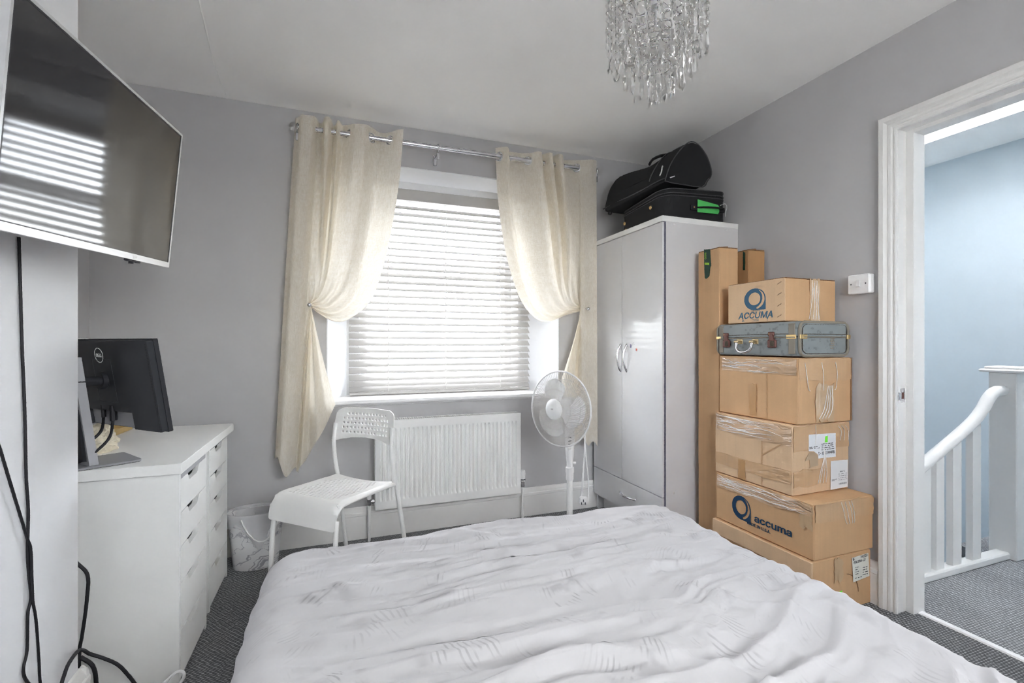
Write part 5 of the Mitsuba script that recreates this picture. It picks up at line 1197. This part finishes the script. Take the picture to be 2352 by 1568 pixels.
# ================================================================== BED
def bed():
    t = thing('bed', 'double bed base and mattress under the printed duvet', 'bed')
    part(t, 'divan_base', bx(-.09, 1.19, -.70, 1.50, .02, .24, .01), 'bed_base_fabric')
    part(t, 'mattress', bx(-.10, 1.20, -.70, 1.51, .24, .405, .03), 'mattress_fabric')
bed()
def duvet():
    hw0, hw1, yf, y0, top, R = -.205, 1.272, 1.640, -.62, .450, .085
    ext = .36                                    # how far the sheet hangs past the edge, along its surface
    step = .0068
    xs = np.arange(hw0 - ext + R * .4, hw1 + ext - R * .4, step); ys = np.arange(y0, yf + ext - R * .4, step)
    Xs, Ys = np.meshgrid(xs, ys, indexing='xy')
    rc = .09
    ix0, ix1, iy = hw0 + R, hw1 - R, yf - R
    cxx = np.clip(Xs, ix0, ix1); cyy = np.minimum(Ys, iy)
    ex, ey = Xs - cxx, Ys - cyy
    e = np.sqrt(ex ** 2 + ey ** 2) + 1e-9
    nx, ny = ex / e, ey / e
    nx, ny = np.where(e > 1e-6, nx, 0), np.where(e > 1e-6, ny, 0)
    ang = np.clip(e / R, 0, math.pi / 2 * .86); over = np.maximum(0, e - R * math.pi / 2 * .86)
    aend = math.pi / 2 * .86
    rr = R * np.sin(ang) + over * math.cos(aend); dz = -(R - R * np.cos(ang)) - over * math.sin(aend)
    P = np.stack([cxx + nx * rr, cyy + ny * rr, top + dz], -1)
    N_ = np.stack([nx * np.sin(ang), ny * np.sin(ang), np.cos(ang)], -1)
    # creases: long soft ridges across the bed, broken by warps, and finer puckers between them
    f = lambda x, y, s, o=3: meshkit.fbm(np.stack([x, y, 0 * x + s], -1), o, s)
    wx, wy = f(Xs * 1.6, Ys * 1.6, 3), f(Xs * 1.3 + 9, Ys * 1.3, 4)
    fanw = np.clip((Xs - .72) / .55, 0, 1) ** 1.3
    u = Xs + .25 * (wx - .5); v = Ys + .16 * Xs * (1 - fanw) - .22 * fanw * (1.35 - Ys) + .38 * (wy - .5)
    def ridge(a, b, s, pw=1.6): return (1 - np.abs(2 * f(a, b, s, 2) - 1)) ** pw
    near = np.clip((1.62 - Ys) / .75, 0, 1)
    big = ridge(u * .8, v * 5.4, 11, 3.8) * .028 * (.25 + .9 * near)
    mid = ridge(u * 1.25 + 4, v * 9.5, 17, 3.4) * .036 * (.34 + .66 * near) * (.4 + 1.1 * f(Xs * 3, Ys * 3, 40))
    fine = ridge(u * 2.8 + .6 * wy, v * 23, 23, 2.8) * .0150 * (.25 + 1.0 * f(Xs * 4 + 3, Ys * 4, 41))
    diag = ridge((Xs + Ys) * 7 + wx * 2, (Xs - Ys) * 3.0 + wy, 29, 3.0) * .014 * np.clip((Xs - .35) / .4, 0, 1) * near * np.clip((1.26 - Xs) / .3, .08, 1)
    soft = (f(Xs * 2.1, Ys * 2.1, 31) - .5) * .018
    flat = np.clip(1 - over / .05, .25, 1)
    side = np.clip((1.28 - Xs) / .42, .06, 1) * np.clip((Xs + .26) / .30, .15, 1)
    hgt = (big * side + mid * (.3 + .7 * side) + fine * (.4 + .6 * side) + diag) * flat + soft * flat
    hang = np.clip(over / .12, 0, 1)
    arc_s = np.where(np.abs(nx) > .7, Ys, Xs)
    hgt = hgt + hang * (.008 * np.sin(arc_s * 15 + 4 * f(Xs * 2, Ys * 2, 50)) + .008 * np.sin(arc_s * 6 + 1))
    P = P + N_ * hgt[..., None]
    P[..., 2] = np.maximum(P[..., 2], .012)
    k = thing('duvet', 'white duvet with faint grey brush-stroke print, creased, spread over the bed', 'duvet')
    m = grid(P)
    scene[k] = mikit.ply(m, 'duvet_cotton', True, uv=np.stack([Xs, Ys], -1).reshape(-1, 2))
duvet()

# ================================================================== STAIR BALUSTRADE
def balustrade():
    t = thing('stair_balustrade', 'white painted balustrade with a newel post at the top of the stairs', 'balustrade')
    Y = 1.380
    n = part(t, 'newel_post', bx(3.205, 3.315, Y - .055, Y + .055, .004, .955, .004), 'trim_paint')
    part(n, 'newel_cap', cat([bx(3.175, 3.345, Y - .085, Y + .085, .955, .972, .007), bx(3.19, 3.33, Y - .07, Y + .07, .972, .985, .006)]), 'trim_paint')
    hp = catmull([[2.28, Y, .405], [2.556, Y, .535], [2.75, Y, .622], [2.93, Y, .706], [3.02, Y, .765], [3.085, Y, .828], [3.14, Y, .858], [3.21, Y, .862]], 10)
    part(t, 'handrail', tube(hp, .027, 16, flat=.95), 'trim_paint', True)
    part(t, 'base_rail', bx(2.27, 3.21, Y - .030, Y + .030, .004, .040, .006), 'trim_paint')
    zr = lambda x: np.interp(x, hp[:, 0], hp[:, 2])
    for x in (2.36, 2.46, 2.563, 2.664, 2.795, 2.955, 3.075)[0:6]:
        w = .030 if x < 2.7 else .034
        part(t, 'baluster', hull([[a, b, z] for a, z in ((x - w, .04), (x + w, .04), (x - w, zr(x - w) - .012), (x + w, zr(x + w) - .012)) for b in (Y - .014, Y + .014)]), 'trim_paint')
balustrade()
